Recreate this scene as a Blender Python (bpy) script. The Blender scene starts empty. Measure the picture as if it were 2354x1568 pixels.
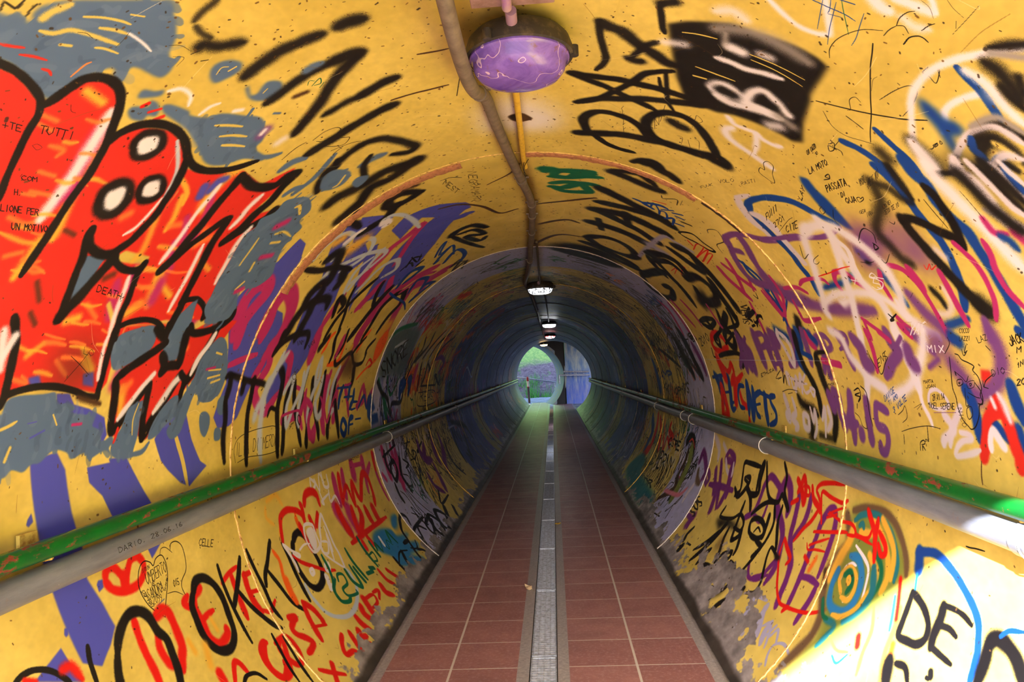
import bpy, bmesh, math, random
import numpy as np
from mathutils import Vector, Matrix

# ---------------------------------------------------------------- basics
SC = bpy.context.scene
COLL = SC.collection
PI = math.pi
R = 1.26            # inner radius of the pipe, metres
AX = 0.9816         # height of the pipe's axis above the walking floor
random.seed(7)
RNG = np.random.default_rng(11)

def srgb(c):
    return tuple((v / 255 / 12.92) if v / 255 <= .04045 else ((v / 255 + .055) / 1.055) ** 2.4 for v in c) + (1.0,)

def tag(o, label=None, cat=None, group=None, kind=None):
    if label: o['label'] = label
    if cat: o['category'] = cat
    if group: o['group'] = group
    if kind: o['kind'] = kind
    return o

def empty(name, loc=(0, 0, 0), rot=(0, 0, 0)):
    o = bpy.data.objects.new(name, None); COLL.objects.link(o)
    o.location = loc; o.rotation_euler = rot; o.empty_display_size = .05
    return o

class MB:
    """collects shapes into one mesh"""
    def __init__(s): s.v = []; s.f = []; s.m = []
    def add(s, vs, fs, mi=0):
        b = len(s.v); s.v += [tuple(v) for v in vs]; s.f += [tuple(b + i for i in f) for f in fs]; s.m += [mi] * len(fs)
    def box(s, x0, x1, y0, y1, z0, z1, mi=0):
        vs = [(x, y, z) for z in (z0, z1) for y in (y0, y1) for x in (x0, x1)]
        s.add(vs, [(0, 2, 3, 1), (4, 5, 7, 6), (0, 1, 5, 4), (2, 6, 7, 3), (0, 4, 6, 2), (1, 3, 7, 5)], mi)
    def tube(s, pts, r, n=12, cap=True, mi=0):
        P = [Vector(p) for p in pts]; rings = []
        rr = r if isinstance(r, (list, tuple)) else [r] * len(P)
        up = None
        for i, p in enumerate(P):
            t = (P[min(i + 1, len(P) - 1)] - P[max(i - 1, 0)]).normalized()
            if up is None:
                up = Vector((0, 0, 1)) if abs(t.z) < .9 else Vector((1, 0, 0))
            a = t.cross(up).normalized(); b = a.cross(t).normalized(); up = b
            rings.append([p + (a * math.cos(2 * PI * k / n) + b * math.sin(2 * PI * k / n)) * rr[i] for k in range(n)])
        vs = [v for q in rings for v in q]; fs = []
        for i in range(len(P) - 1):
            for k in range(n):
                k2 = (k + 1) % n
                fs.append((i * n + k, i * n + k2, (i + 1) * n + k2, (i + 1) * n + k))
        if cap: fs += [tuple(range(n))[::-1], tuple((len(P) - 1) * n + k for k in range(n))]
        s.add(vs, fs, mi)
    def lathe(s, prof, n=48, axis='z', mi=0, cx=0, cy=0, cz=0):
        vs = []; fs = []
        for (r, h) in prof:
            for k in range(n):
                a = 2 * PI * k / n; c, d = math.cos(a) * r, math.sin(a) * r
                vs.append((cx + c, cy + d, cz + h) if axis == 'z' else (cx + c, cy + h, cz + d))
        for i in range(len(prof) - 1):
            for k in range(n):
                k2 = (k + 1) % n
                fs.append((i * n + k, i * n + k2, (i + 1) * n + k2, (i + 1) * n + k))
        s.add(vs, fs, mi)
    def build(s, name, mats, parent=None, smooth=True, bevel=0):
        me = bpy.data.meshes.new(name); me.from_pydata(s.v, [], s.f); me.validate()
        for m in (mats if isinstance(mats, (list, tuple)) else [mats]): me.materials.append(m)
        me.polygons.foreach_set('material_index', s.m[:len(me.polygons)] if len(s.m) >= len(me.polygons) else [0] * len(me.polygons))
        bm = bmesh.new(); bm.from_mesh(me); bmesh.ops.recalc_face_normals(bm, faces=bm.faces); bm.to_mesh(me); bm.free()
        if smooth:
            me.polygons.foreach_set('use_smooth', [True] * len(me.polygons))
            try: me.set_sharp_from_angle(angle=math.radians(40))
            except Exception: pass
        o = bpy.data.objects.new(name, me); COLL.objects.link(o)
        if parent: o.parent = parent
        if bevel:
            b = o.modifiers.new('bevel', 'BEVEL'); b.width = bevel; b.segments = 2; b.limit_method = 'ANGLE'
        return o

# ---------------------------------------------------------------- materials
def mat(name):
    m = bpy.data.materials.new(name); m.use_nodes = True
    nt = m.node_tree; return m, nt, nt.nodes['Principled BSDF'], nt.nodes, nt.links
def node(nt, t, **kw):
    n = nt.nodes.new(t)
    for k, v in kw.items(): setattr(n, k, v)
    return n
def mathn(nt, op, a, b=None, c=None, clamp=False):
    n = nt.nodes.new('ShaderNodeMath'); n.operation = op; n.use_clamp = clamp
    for i, x in enumerate((a, b, c)):
        if x is None: continue
        if isinstance(x, (int, float)): n.inputs[i].default_value = x
        else: nt.links.new(x, n.inputs[i])
    return n.outputs[0]
def mix(nt, fac, a, b):
    n = nt.nodes.new('ShaderNodeMix'); n.data_type = 'RGBA'
    for i, x in ((0, fac), (6, a), (7, b)):
        if isinstance(x, (int, float)): n.inputs[i].default_value = x
        elif isinstance(x, tuple): n.inputs[i].default_value = x
        else: nt.links.new(x, n.inputs[i])
    return n.outputs[2]
def noise(nt, vec, scale, detail=4, rough=.6, dist=0):
    n = nt.nodes.new('ShaderNodeTexNoise'); n.inputs['Scale'].default_value = scale
    n.inputs['Detail'].default_value = detail; n.inputs['Roughness'].default_value = rough; n.inputs['Distortion'].default_value = dist
    if vec is not None: nt.links.new(vec, n.inputs['Vector'])
    return n.outputs['Fac']
def ramp(nt, x, lo, hi):
    n = nt.nodes.new('ShaderNodeMapRange'); n.inputs[1].default_value = lo; n.inputs[2].default_value = hi
    nt.links.new(x, n.inputs[0]); return n.outputs[0]
def bump(nt, h, strength, dist, bs):
    n = nt.nodes.new('ShaderNodeBump'); n.inputs['Strength'].default_value = strength; n.inputs['Distance'].default_value = dist
    nt.links.new(h, n.inputs['Height']); nt.links.new(n.outputs[0], bs.inputs['Normal'])
def pos(nt): return node(nt, 'ShaderNodeNewGeometry').outputs['Position']
def objc(nt): return node(nt, 'ShaderNodeTexCoord').outputs['Object']

def plain(name, c, rough=.5, metal=0, c2=None, scale=20, lo=.4, hi=.65, bs=.1):
    m, nt, b, N, L = mat(name); v = objc(nt)
    b.inputs['Roughness'].default_value = rough; b.inputs['Metallic'].default_value = metal
    if c2 is not None:
        f = ramp(nt, noise(nt, v, scale, 6, .65), lo, hi); L.new(mix(nt, f, srgb(c), srgb(c2)), b.inputs['Base Color'])
    else: b.inputs['Base Color'].default_value = srgb(c)
    if bs: bump(nt, noise(nt, v, scale * 3, 4), bs, .002, b)
    return m

# ---------------------------------------------------------------- wall painting
# Every stroke is stored in wall coordinates: millimetres along the curve from the
# crown (negative = left side) and millimetres of depth along the tunnel.
INK = dict(k=(15, 13, 16), K=(70, 45, 30), r=(208, 42, 36), R=(212, 22, 18), o=(250, 130, 60), O=(222, 170, 62), g=(80, 106, 148),
           y=(207, 186, 98), Y=(240, 205, 90), b=(72, 78, 190), B=(14, 62, 150), w=(222, 220, 242), W=(178, 192, 222), p=(112, 66, 140),
           v=(104, 34, 120), m=(176, 42, 116), l=(206, 200, 222), G=(10, 98, 72), t=(30, 110, 130), c=(40, 120, 190), C=(150, 145, 150),
           d=(60, 55, 60), q=(150, 108, 78), L=(160, 160, 200), j=(120, 132, 60), e=(236, 92, 24), n=(98, 76, 60), z=(214, 120, 150), u=(84, 104, 120), D=(62, 84, 122), h=(110, 132, 170))
PAINT = r"""
Pb0 6 -1794,1752 -1783,1849 -1836,1891 -1963,1925 -2069,1962 -2157,1965 -2240,2008 -2321,2036 -2359,1998 -2400,1937 -2363,1873 -2251,1848 -2150,1826 -2075,1806 -2005,1797 -1898,1774
Pb0 6 -1843,1983 -1843,2127 -1922,2201 -2005,2271 -2040,2305 -2014,2109 -1938,2059 -1889,1997
Pb0 5 -1831,2082 -1835,2170 -1898,2223 -2015,2321 -2012,2198
Pb0 4 -2144,2267 -2148,2351 -2186,2284
Pb0 4 -2324,1742 -2297,1815 -2352,1834 -2406,1852 -2339,1706
Pb0 4 -1796,2322 -1726,2372 -1682,2419 -1669,2466 -1736,2520 -1821,2572 -1912,2648 -1936,2699 -1994,2565 -1972,2505 -1912,2418 -1876,2374
Pb0 3 -1945,1757 -1931,1770 -1955,1777 -1965,1761 -1958,1752
Pb0 3 -2255,1843 -2258,1856 -2276,1851 -2279,1842 -2270,1837
Pb0 3 -2176,2008 -2178,2029 -2201,2027 -2209,2004 -2186,1999
Pb0 4 -1620,1805 -1622,1856 -1654,1885 -1670,1954 -1701,2033 -1756,2058 -1780,2042 -1756,1931 -1686,1826
Pb0 5 -1487,2024 -1428,2099 -1483,2158 -1527,2124 -1542,2075
Pb0 5 -1294,2559 -1169,2636 -1073,2706 -951,2722 -960,2803 -1038,2884 -1130,2888 -1233,2941 -1375,3038 -1538,3114 -1637,3015 -1766,2940 -1797,2868 -1798,2773 -1751,2724 -1612,2776 -1468,2700
Pb0 4 -1077,2803 -1017,2871 -1072,2893
Pb0 5 -1263,2863 -1287,3060 -1409,3201 -1579,3095 -1500,2968
Pb0 5 -926,3050 -800,2994 -741,3033 -787,3136 -868,3171 -972,3215 -1075,3235
Pb0 4 -730,3020 -661,3158 -630,3264 -755,3345 -822,3344 -868,3556 -973,3503 -1034,3491 -1159,3595 -1291,3599 -1440,3652 -1560,3572 -1670,3407 -1729,3300 -1747,3240 -1663,3193 -1559,3282 -1359,3310 -1197,3263 -1075,3235 -953,3308 -857,3213
Pb0 4 -690,3435 -596,3367 -493,3393 -419,3433 -298,3560 -275,3637 -347,3746 -449,3912 -575,4149 -752,4378 -911,4426 -1038,4324 -1094,4146 -1137,4049 -986,3974 -893,3913 -767,3815 -629,3726 -477,3626 -531,3516 -695,3656
Pb0 4 -1005,3661 -829,3444 -785,3481 -876,3667 -1097,3870 -1210,3925
Pb0 5 -1353,3421 -1201,3458 -1166,3535 -1340,3633 -1442,3556
Sb77 20 -376,3810 -352,3816
Sb58 20 -329,3795 -304,3797
Sb51 20 -349,3690 -308,3675
Py0 5 -1881,3163 -1848,3231 -1825,3203
Sy24 20 -1791,2453 -1895,2519 -1996,2555
Sm85 20 -1412,2710 -1284,2659 -1213,2674 -1174,2735 -1208,2793 -1273,2767 -1354,2733 -1447,2759
Sm73 20 -1419,2966 -1337,2973 -1256,2924
Sm94 20 -1381,2929 -1233,2941 -1183,2993 -1237,3108 -1323,3157 -1412,3151 -1456,3094
Sm32 20 -1540,2751 -1511,2870 -1489,2983
Sm61 20 -1598,3024 -1539,3067 -1487,3083 -1480,3116 -1538,3153 -1599,3108 -1658,3072 -1720,3132 -1756,3233 -1689,3335
Sm65 20 -1483,3327 -1515,3401 -1605,3424 -1659,3401
Sm81 30 -1340,3633 -1440,3652 -1513,3673
Sm49 20 -1811,3568 -1797,3702 -1729,3742 -1852,3815 -1959,3928 -1815,3971
Sm44 20 -1772,3480 -1825,3466 -1797,3702
Sm23 20 -1668,3351 -1653,3574 -1693,3725
Sm70 20 -1614,4036 -1692,4049 -1795,4056 -1925,4095
Sm79 20 -1687,4296 -1836,4298 -1875,4280
Sm64 20 -554,3625 -646,3680 -762,3693 -830,3716
Sm46 20 -545,3646 -655,3778 -773,3946 -838,4003
Sm94 30 -830,3716 -930,3729 -1018,3776
Sm77 20 -914,4191 -1092,4464 -1264,4402 -1478,4333 -1591,4268 -1696,4173
Sm83 20 -963,4116 -1069,4086 -1171,4026
Sm94 20 -690,4732 -812,4621 -909,4553 -1065,4394 -1201,4382 -1387,4405
Sm117 20 -627,4975 -771,4939 -893,4781 -1047,4854 -1261,4983 -1400,4986
Sm67 20 -1315,3632 -1234,3653 -1122,3674
Pm0 10 -1330,2197 -1290,2270 -1247,2345 -1303,2466 -1343,2408 -1414,2347 -1435,2252
Pm0 10 -1555,2039 -1527,2112 -1598,2124 -1622,2026 -1582,2030
Pm0 10 -1454,1732 -1438,1805 -1479,1863 -1494,1784
Pg0 10 -859,1010 -849,1064 -838,1099 -830,1125 -820,1151 -805,1140 -780,1145 -747,1170 -692,1232 -632,1297 -627,1322 -641,1347 -653,1375 -678,1409 -709,1431 -726,1473 -765,1476 -780,1397 -821,1411 -818,1392 -809,1359 -848,1335 -882,1320 -924,1312 -933,1296 -924,1268 -911,1219 -907,1183 -910,1165 -918,1102 -921,1049
Pg0 10 -871,1492 -854,1491 -834,1526 -819,1514 -816,1538 -827,1561 -846,1568 -854,1547 -872,1548 -881,1516
Pg0 10 -817,1557 -801,1572 -789,1635 -795,1654 -773,1709 -743,1730 -710,1800 -685,1857 -699,1914 -731,1962 -766,1975 -767,2039 -787,2053 -810,1980 -863,1926 -882,1859 -856,1779 -832,1688 -829,1622 -828,1581
Pg0 10 -831,1479 -809,1472 -796,1501 -782,1517 -797,1525 -819,1501
Pg0 12 -692,1582 -674,1557 -648,1554 -623,1574 -613,1604 -631,1625 -662,1623 -694,1611
Pg0 12 -654,1701 -644,1701 -656,1736 -641,1748 -604,1726 -577,1753 -581,1785 -602,1809 -628,1805 -657,1779 -666,1743
Sy16 60 -805,1162 -782,1165 -753,1177
Sy10 60 -826,1178 -816,1201 -792,1221 -779,1255 -772,1279 -761,1321
Sy8 60 -756,1260 -741,1288 -731,1318
Sy6 60 -757,1216 -735,1247 -719,1280 -713,1300
Sy6 60 -793,1291 -784,1308 -776,1340
Sy6 60 -827,1230 -817,1249
Sy4 60 -697,1280 -683,1304
Sw7 80 -729,1316 -727,1357 -730,1393
Sr6 60 -885,1143 -876,1165 -868,1182
Sr6 60 -883,1186 -873,1210 -866,1236
Sr6 50 -885,1243 -882,1258 -887,1269
So4 70 -869,1305 -835,1307 -822,1312
Sy10 50 -780,1754 -758,1793 -738,1837
Sy10 50 -797,1808 -773,1845 -753,1892
Sy10 50 -814,1848 -796,1885 -780,1927
Sg9 30 -722,1822 -681,1798
Sg6 30 -670,1581 -653,1585 -625,1596
Sy3 40 -676,1586 -655,1576 -642,1587
Sy4 40 -650,1601 -629,1603
Sy3 40 -631,1762 -614,1755
Sw13 80 -778,1530 -755,1553 -755,1593 -778,1618
Sw12 80 -780,1674 -747,1677 -726,1689
Sw14 70 -718,1755 -702,1772
Sk4 40 -816,1089 -818,1101 -815,1112 -797,1112
Sk3 40 -816,1136 -796,1132 -784,1136
Sk3 40 -833,1096 -819,1088
SR9 40 -843,1511 -828,1518
Sr10 40 -854,1575 -836,1587
Sr7 40 -846,1541 -823,1561
Sk1 30 -788,1235 -780,1250 -781,1271
Sk1 30 -769,1324 -747,1321 -721,1312
Sk1 30 -696,1411 -679,1433 -674,1466
Sk1 30 -709,1447 -695,1471 -722,1480
Sk2 30 -679,1475 -660,1482
Sk2 30 -676,1513 -662,1525
Pr0 3 -1164,1012 -1111,1012 -1057,1009 -981,1051 -928,1090 -926,1142 -918,1214 -943,1290 -933,1312 -855,1337 -834,1375 -845,1432 -902,1494 -948,1519 -888,1557 -854,1650 -876,1757 -976,1854 -1086,1876 -1193,1838 -1240,1793 -1225,1960 -1267,1971 -1378,1998 -1474,2000 -1595,2005 -1627,1978 -1596,1796 -1614,1651 -1689,1581 -1658,1434 -1625,1341 -1595,1258 -1511,1193 -1434,1129 -1340,1094 -1250,1054
Pr0 3 -924,1798 -908,1903 -842,2030 -851,2172 -736,2233 -831,2277 -989,2269 -934,2318 -884,2397 -1005,2435 -1159,2509 -1305,2535 -1367,2429 -1385,2189 -1406,2107 -1413,2000 -1242,1943 -1198,1946 -1199,1795 -1095,1874 -990,1861
Pr0 3 -1583,2062 -1465,2259 -1426,2356 -1352,2512 -1354,2675 -1523,2580 -1637,2453 -1726,2372 -1791,2270 -1770,2210 -1668,2152 -1767,2109 -1757,2068 -1602,2035
Pr0 5 -1488,2004 -1419,2004 -1399,2200 -1414,2347 -1481,2256 -1527,2159 -1583,2073
So12 90 -1128,1429 -1121,1489
So13 90 -966,1325 -964,1361
So11 90 -986,1332 -987,1370
So16 90 -1018,1393 -1015,1429 -1035,1427
So12 90 -1080,1415 -1077,1458
So10 90 -1138,1413 -1134,1446
So15 90 -1197,1420 -1201,1472 -1176,1505
SO14 90 -1235,1422 -1243,1488 -1240,1526
So14 90 -1285,1466 -1267,1505
SO28 80 -1220,1539 -1251,1533 -1285,1530 -1331,1519
SO30 70 -910,1478 -964,1506 -1012,1518 -1060,1527 -1117,1542 -1174,1560 -1220,1567
SO22 80 -878,1363 -882,1416
SO19 80 -921,1605 -933,1594
So24 90 -1116,1737 -1097,1755
SO28 90 -1083,1861 -1150,1889 -1192,1898 -1223,1885
SO24 80 -996,1891 -1065,1929 -1110,1934
SO19 60 -946,1804 -979,1893 -1019,1920
SO42 80 -1007,2016 -962,1994 -872,1994 -856,2010
So24 90 -1093,1939 -1073,1986
So36 90 -1068,2108 -1117,2114
SO23 90 -1167,2199 -1187,2280
So31 90 -1117,2114 -1065,2190
SO46 80 -1226,2041 -1271,2047 -1343,2061
SO24 80 -1258,2035 -1304,2149
SO31 80 -1380,1978 -1348,2019
So20 90 -1350,1999 -1343,2061
SO23 80 -1423,1747 -1408,1788
SO18 90 -1520,1658 -1485,1700
SO12 90 -1494,1618 -1509,1667
So15 90 -1575,1624 -1588,1685 -1571,1664
SO26 80 -1530,1871 -1555,1919 -1492,1852
SO40 80 -1651,2079 -1624,2091 -1693,2104
So17 90 -1531,1769 -1567,1817
So17 90 -1369,1798 -1403,1856
Sm40 70 -1399,1910 -1347,1894 -1295,1874
Sm34 70 -1247,1916 -1300,1939
Sm43 70 -1268,2068 -1328,2071
Sm25 70 -1050,1983 -1130,2052
Sm34 70 -1071,1530 -1108,1534
Sb34 60 -950,1977 -914,1978 -890,1995
Sm31 60 -956,2012 -1029,2058 -1122,2093
Sb32 50 -944,1944 -974,1959
Sm30 70 -1139,2012 -1221,2073
SK14 95 -1191,1589 -1196,1623
SK16 95 -1332,1594 -1375,1627
SK15 95 -1410,1618 -1436,1646
SK20 90 -1290,1814 -1272,1841
So25 90 -1624,2091 -1598,2124
So13 90 -1458,2072 -1484,2134
So26 90 -1525,2337 -1477,2392
Sy17 60 -1410,1937 -1361,1884
Pb0 10 -1576,1686 -1568,1722 -1595,1740 -1599,1704
Pb0 10 -1567,1888 -1561,1931 -1606,1951 -1599,1901
PK0 60 -1506,1790 -1493,1843 -1529,1916 -1580,1911 -1592,1880 -1579,1822 -1554,1763
Sk17 28 -915,1161 -927,1089 -981,1043 -1060,1004 -1166,1007 -1300,1067 -1434,1129 -1599,1255 -1663,1436 -1606,1569
Sk18 28 -1163,1247 -1296,1251 -1438,1282
Sm45 80 -937,1477 -995,1494 -1065,1510 -1132,1512
Sw32 65 -889,1455 -938,1474 -998,1489 -1063,1501 -1129,1502 -1183,1500
SO11 95 -1214,1447 -1211,1469 -1211,1493
So11 95 -1302,1540 -1295,1565 -1306,1601
So13 95 -1284,1516 -1287,1546 -1279,1569
SO8 95 -1313,1503 -1312,1529 -1306,1550
So8 95 -1217,1499 -1217,1523 -1210,1541
So14 95 -1305,1542 -1308,1570 -1302,1593
SO10 95 -1179,1475 -1167,1504 -1163,1541
SO13 95 -1084,1471 -1083,1498 -1075,1519
So11 95 -1006,1475 -998,1500 -997,1532
So13 95 -1064,1511 -1056,1545 -1045,1575
SO13 95 -1063,1533 -1049,1563 -1048,1608
So7 95 -1074,1514 -1064,1529 -1071,1562
So12 95 -931,1419 -925,1450 -906,1469
SO12 95 -998,1416 -994,1433 -986,1446
SO11 95 -1489,1800 -1490,1847 -1501,1904
So8 95 -1460,1693 -1467,1732 -1471,1771
So15 95 -1484,1701 -1481,1737 -1486,1780
SO14 95 -1560,1702 -1562,1732 -1570,1766
So15 95 -1521,1785 -1521,1826 -1526,1869
So11 95 -1477,1794 -1478,1825 -1483,1858
SO8 95 -1505,1654 -1504,1685 -1511,1724
SO11 95 -1423,1773 -1426,1805 -1425,1838
So9 95 -1436,1904 -1444,1934 -1433,1953
So13 95 -1418,1818 -1416,1849 -1420,1885
SO11 95 -1370,1778 -1373,1818 -1364,1854
So11 95 -1483,1956 -1480,2003 -1484,2057
So13 95 -1334,1858 -1336,1890 -1329,1917
SO10 95 -1480,1905 -1480,1951 -1490,2007
SO16 95 -1247,1926 -1239,1971 -1234,2021
So17 95 -1291,1955 -1295,1992 -1292,2026
So11 95 -1227,2049 -1226,2114 -1213,2172
SO12 95 -1237,1912 -1231,1961 -1230,2019
So15 95 -1296,1991 -1289,2014 -1289,2044
So15 95 -1359,2182 -1357,2260 -1365,2348
SO18 95 -1161,1954 -1157,1995 -1152,2041
Pg0 5 -1250,1697 -1238,1713 -1233,1769 -1257,1770 -1309,1766 -1362,1751 -1364,1730 -1340,1720 -1279,1711
Pg0 5 -1455,1985 -1431,2034 -1408,2144 -1453,2182 -1498,2166 -1534,2094 -1555,2018 -1489,1974
Pg0 5 -1450,2249 -1382,2226 -1346,2278 -1302,2310 -1381,2350 -1477,2378 -1525,2337 -1518,2279 -1481,2243
Pg0 5 -1367,2429 -1287,2449 -1201,2421 -1161,2441 -1289,2608 -1355,2585 -1381,2473
Sk19 28 -917,1158 -914,1184 -914,1208 -919,1237 -930,1273 -944,1297 -971,1315 -1011,1324 -1065,1340 -1116,1354 -1156,1367 -1179,1366
Sk25 28 -944,1310 -923,1317 -887,1325 -859,1334 -841,1354 -831,1386 -837,1420 -856,1449 -888,1475 -923,1496 -959,1516 -1003,1531 -1049,1542 -1110,1544 -1162,1547 -1219,1548 -1277,1543 -1321,1537
Sk27 28 -955,1516 -923,1525 -885,1551 -858,1594 -847,1647 -854,1703 -872,1745 -891,1777 -905,1825 -902,1881 -876,1946 -841,1995 -793,2040
Pw0 3 -1120,1655 -1099,1634 -1068,1625 -1042,1637 -1029,1664 -1039,1688 -1067,1708 -1102,1702 -1121,1684
Ck31 50 -1121,1652 -1100,1630 -1067,1619 -1041,1636 -1028,1662 -1038,1691 -1066,1711 -1103,1707 -1122,1685
Sw30 50 -1092,1670 -1062,1666 -1050,1672
Pw0 3 -1045,1742 -1019,1722 -995,1725 -981,1754 -987,1780 -1012,1801 -1037,1793 -1051,1763
Ck24 50 -1047,1739 -1020,1719 -994,1723 -980,1752 -987,1781 -1011,1803 -1038,1795 -1053,1765
Sw30 50 -1020,1753 -1002,1759
Pw0 3 -938,1597 -918,1587 -893,1592 -878,1624 -884,1647 -911,1667 -939,1654 -951,1626
Ck24 50 -939,1594 -918,1583 -892,1591 -877,1623 -883,1650 -909,1670 -942,1657 -955,1626
Sw26 60 -932,1626 -900,1629
SW13 60 -869,1697 -925,1774 -969,1808 -1019,1826
Sw12 70 -1027,1824 -1082,1822 -1130,1810 -1160,1785
Sk27 30 -896,1784 -936,1810 -985,1833 -1033,1843 -1078,1850 -1121,1842 -1169,1828 -1198,1805 -1220,1785 -1227,1746 -1216,1702 -1195,1676 -1168,1666
Sk24 30 -1167,1669 -1190,1668 -1214,1679 -1250,1695 -1287,1701 -1330,1710 -1370,1716 -1422,1722
Sk33 30 -1422,1714 -1390,1732 -1350,1757 -1302,1777 -1263,1793 -1234,1802 -1214,1799
Sk22 30 -1217,1798 -1240,1826 -1253,1872 -1249,1920 -1232,1937 -1217,1940
Sk25 35 -1220,1943 -1257,1938 -1293,1946 -1342,1957 -1384,1956 -1422,1965 -1462,1979
Sw20 60 -1273,1909 -1314,1921 -1355,1926 -1406,1935 -1454,1944
Sk34 30 -857,2044 -901,2057 -973,2064 -1051,2072 -1121,2063 -1184,2055 -1236,2027
Sk29 30 -1232,2029 -1188,2059 -1133,2089 -1077,2126 -1035,2150 -997,2172
Sk37 30 -999,2182 -1053,2189 -1105,2197 -1172,2217 -1238,2230 -1296,2236 -1340,2241 -1385,2236 -1424,2232
Sw21 60 -918,1997 -961,2005 -1022,2007 -1103,2017 -1168,2014 -1209,2007
Sw21 60 -1114,2156 -1171,2173 -1236,2186 -1301,2186 -1353,2184
Sk36 30 -857,2044 -869,2128 -856,2189 -826,2240 -772,2246 -745,2267
Sk40 30 -748,2273 -809,2282 -880,2303 -947,2292 -1019,2285 -1085,2247
Sk33 30 -1085,2247 -1040,2281 -986,2337 -932,2378 -896,2371
Sk44 30 -899,2377 -954,2377 -1019,2407 -1095,2427 -1170,2438 -1250,2436 -1314,2427 -1359,2412
Sw26 60 -879,2229 -937,2225 -984,2233 -1025,2227
Sw27 60 -996,2336 -1066,2334 -1147,2357 -1227,2370
Sk21 30 -1321,2224 -1305,2266 -1299,2319 -1322,2386 -1354,2416
Sk18 30 -1421,1975 -1404,2018 -1392,2089 -1398,2155 -1425,2213 -1455,2246
Sk30 30 -1393,2356 -1420,2392 -1411,2472 -1384,2559 -1348,2615 -1314,2619
Sk28 28 -1424,1575 -1456,1594 -1489,1610 -1539,1619 -1583,1624 -1627,1625 -1649,1615
Sw29 70 -1458,1561 -1499,1573 -1553,1589
Sw22 60 -1539,1577 -1506,1590 -1473,1599 -1467,1603
Sk21 28 -1619,1626 -1607,1671 -1599,1728 -1601,1794 -1614,1868 -1632,1930 -1637,1976
Sk24 30 -1422,1960 -1476,1967 -1537,1973 -1577,1977 -1624,1976 -1644,1978
Sw17 60 -1457,1941 -1497,1943 -1544,1952 -1584,1960
SK19 80 -1633,1893 -1649,1955 -1658,1998
Sk35 28 -1462,2251 -1491,2204 -1522,2148 -1554,2089 -1582,2047
Sk33 30 -1589,2044 -1627,2060 -1675,2067 -1723,2070 -1754,2078
Sk29 30 -1751,2083 -1713,2123 -1670,2167 -1632,2201 -1603,2226
Sk33 30 -1604,2232 -1656,2235 -1707,2234 -1751,2240 -1788,2242
Sk38 30 -1785,2248 -1740,2282 -1697,2315 -1653,2353 -1615,2379 -1572,2408
Sw23 50 -1570,2241 -1614,2193 -1659,2151 -1712,2100
Sw29 50 -1576,2418 -1607,2375 -1653,2339 -1703,2290
Sk29 30 -1572,2408 -1596,2444 -1641,2442 -1689,2439
Sk37 30 -1505,2252 -1536,2283 -1570,2281
Sk33 30 -1566,2279 -1543,2314 -1539,2368 -1519,2371
Sk42 30 -1414,2350 -1462,2363 -1511,2373 -1543,2378
Sk42 35 -1375,2551 -1447,2542 -1517,2508 -1576,2479 -1605,2448
Sw29 40 -1416,2551 -1461,2535 -1513,2498 -1572,2477
Sk32 35 -1417,2162 -1444,2226 -1398,2219
Pg0 6 -1660,1632 -1633,1637 -1621,1669 -1619,1759 -1617,1800 -1648,1819 -1648,1862 -1665,1895 -1677,1880 -1693,1974 -1722,1983 -1739,2022 -1774,2040 -1761,2080 -1780,2095 -1798,2077 -1820,2091 -1802,2056 -1820,1988 -1798,1965 -1810,1911 -1789,1889 -1776,1835 -1803,1790 -1804,1758 -1820,1730 -1809,1692 -1826,1659 -1800,1557 -1718,1506 -1672,1562 -1666,1626
Pg0 6 -1779,2089 -1741,2125 -1680,2147 -1661,2200 -1662,2218 -1720,2219 -1771,2220 -1820,2205 -1843,2197 -1833,2115 -1813,2090
Pg0 6 -1792,2281 -1734,2300 -1673,2361 -1648,2423 -1681,2436 -1711,2417 -1658,2457 -1593,2504 -1526,2514 -1474,2545 -1427,2595 -1443,2663 -1510,2724 -1579,2759 -1652,2740 -1685,2682 -1681,2593 -1645,2545 -1726,2512 -1788,2483 -1807,2428 -1772,2391 -1729,2437 -1755,2373 -1782,2339
Pg0 5 -1733,2612 -1722,2652 -1747,2695 -1791,2698 -1823,2669 -1793,2629
Pg0 5 -1688,2737 -1666,2766 -1673,2817 -1710,2823 -1745,2796 -1733,2754
Pg0 5 -1804,2746 -1793,2771 -1809,2804 -1844,2801 -1844,2754
Sy7 50 -1560,2602 -1556,2698
Sy8 50 -1591,2611 -1579,2702
Sy9 50 -1609,2646 -1597,2712
Sy8 50 -1489,2617 -1495,2666
Sy9 40 -1691,2631 -1689,2683 -1669,2720
Sm9 60 -1556,2582 -1547,2646
Sy9 50 -1704,1636 -1696,1662 -1686,1685
Sy9 60 -1784,1666 -1752,1678
Sy5 60 -1678,1811 -1707,1832
Sm8 60 -1712,1895 -1712,1932
Sb5 60 -1734,1741 -1718,1789
Sb3 60 -1695,1724 -1692,1754
Sg16 40 -1833,2195 -1829,2256 -1804,2290
Sy6 50 -1768,2189 -1718,2182 -1668,2196
Sr12 50 -1740,2108 -1767,2103 -1783,2096
Pg0 8 -1415,2259 -1363,2259 -1304,2309 -1307,2326 -1378,2329 -1448,2310 -1449,2269
Pg0 6 -1330,2394 -1278,2391 -1221,2379 -1144,2371 -1035,2341 -989,2361 -952,2347 -906,2390 -859,2380 -831,2408 -796,2488 -830,2587 -890,2595 -908,2656 -957,2655 -1025,2661 -1094,2706 -1143,2736 -1205,2671 -1235,2552 -1301,2606 -1355,2585 -1368,2460
Sy13 70 -980,2520 -957,2565 -961,2639
Sy12 70 -1018,2543 -1000,2597
Sy12 60 -1139,2451 -1071,2448 -1021,2439
Sy13 60 -1148,2546 -1114,2538
Sy9 60 -1233,2531 -1195,2560
Sm34 70 -957,2481 -927,2509 -911,2523
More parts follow.
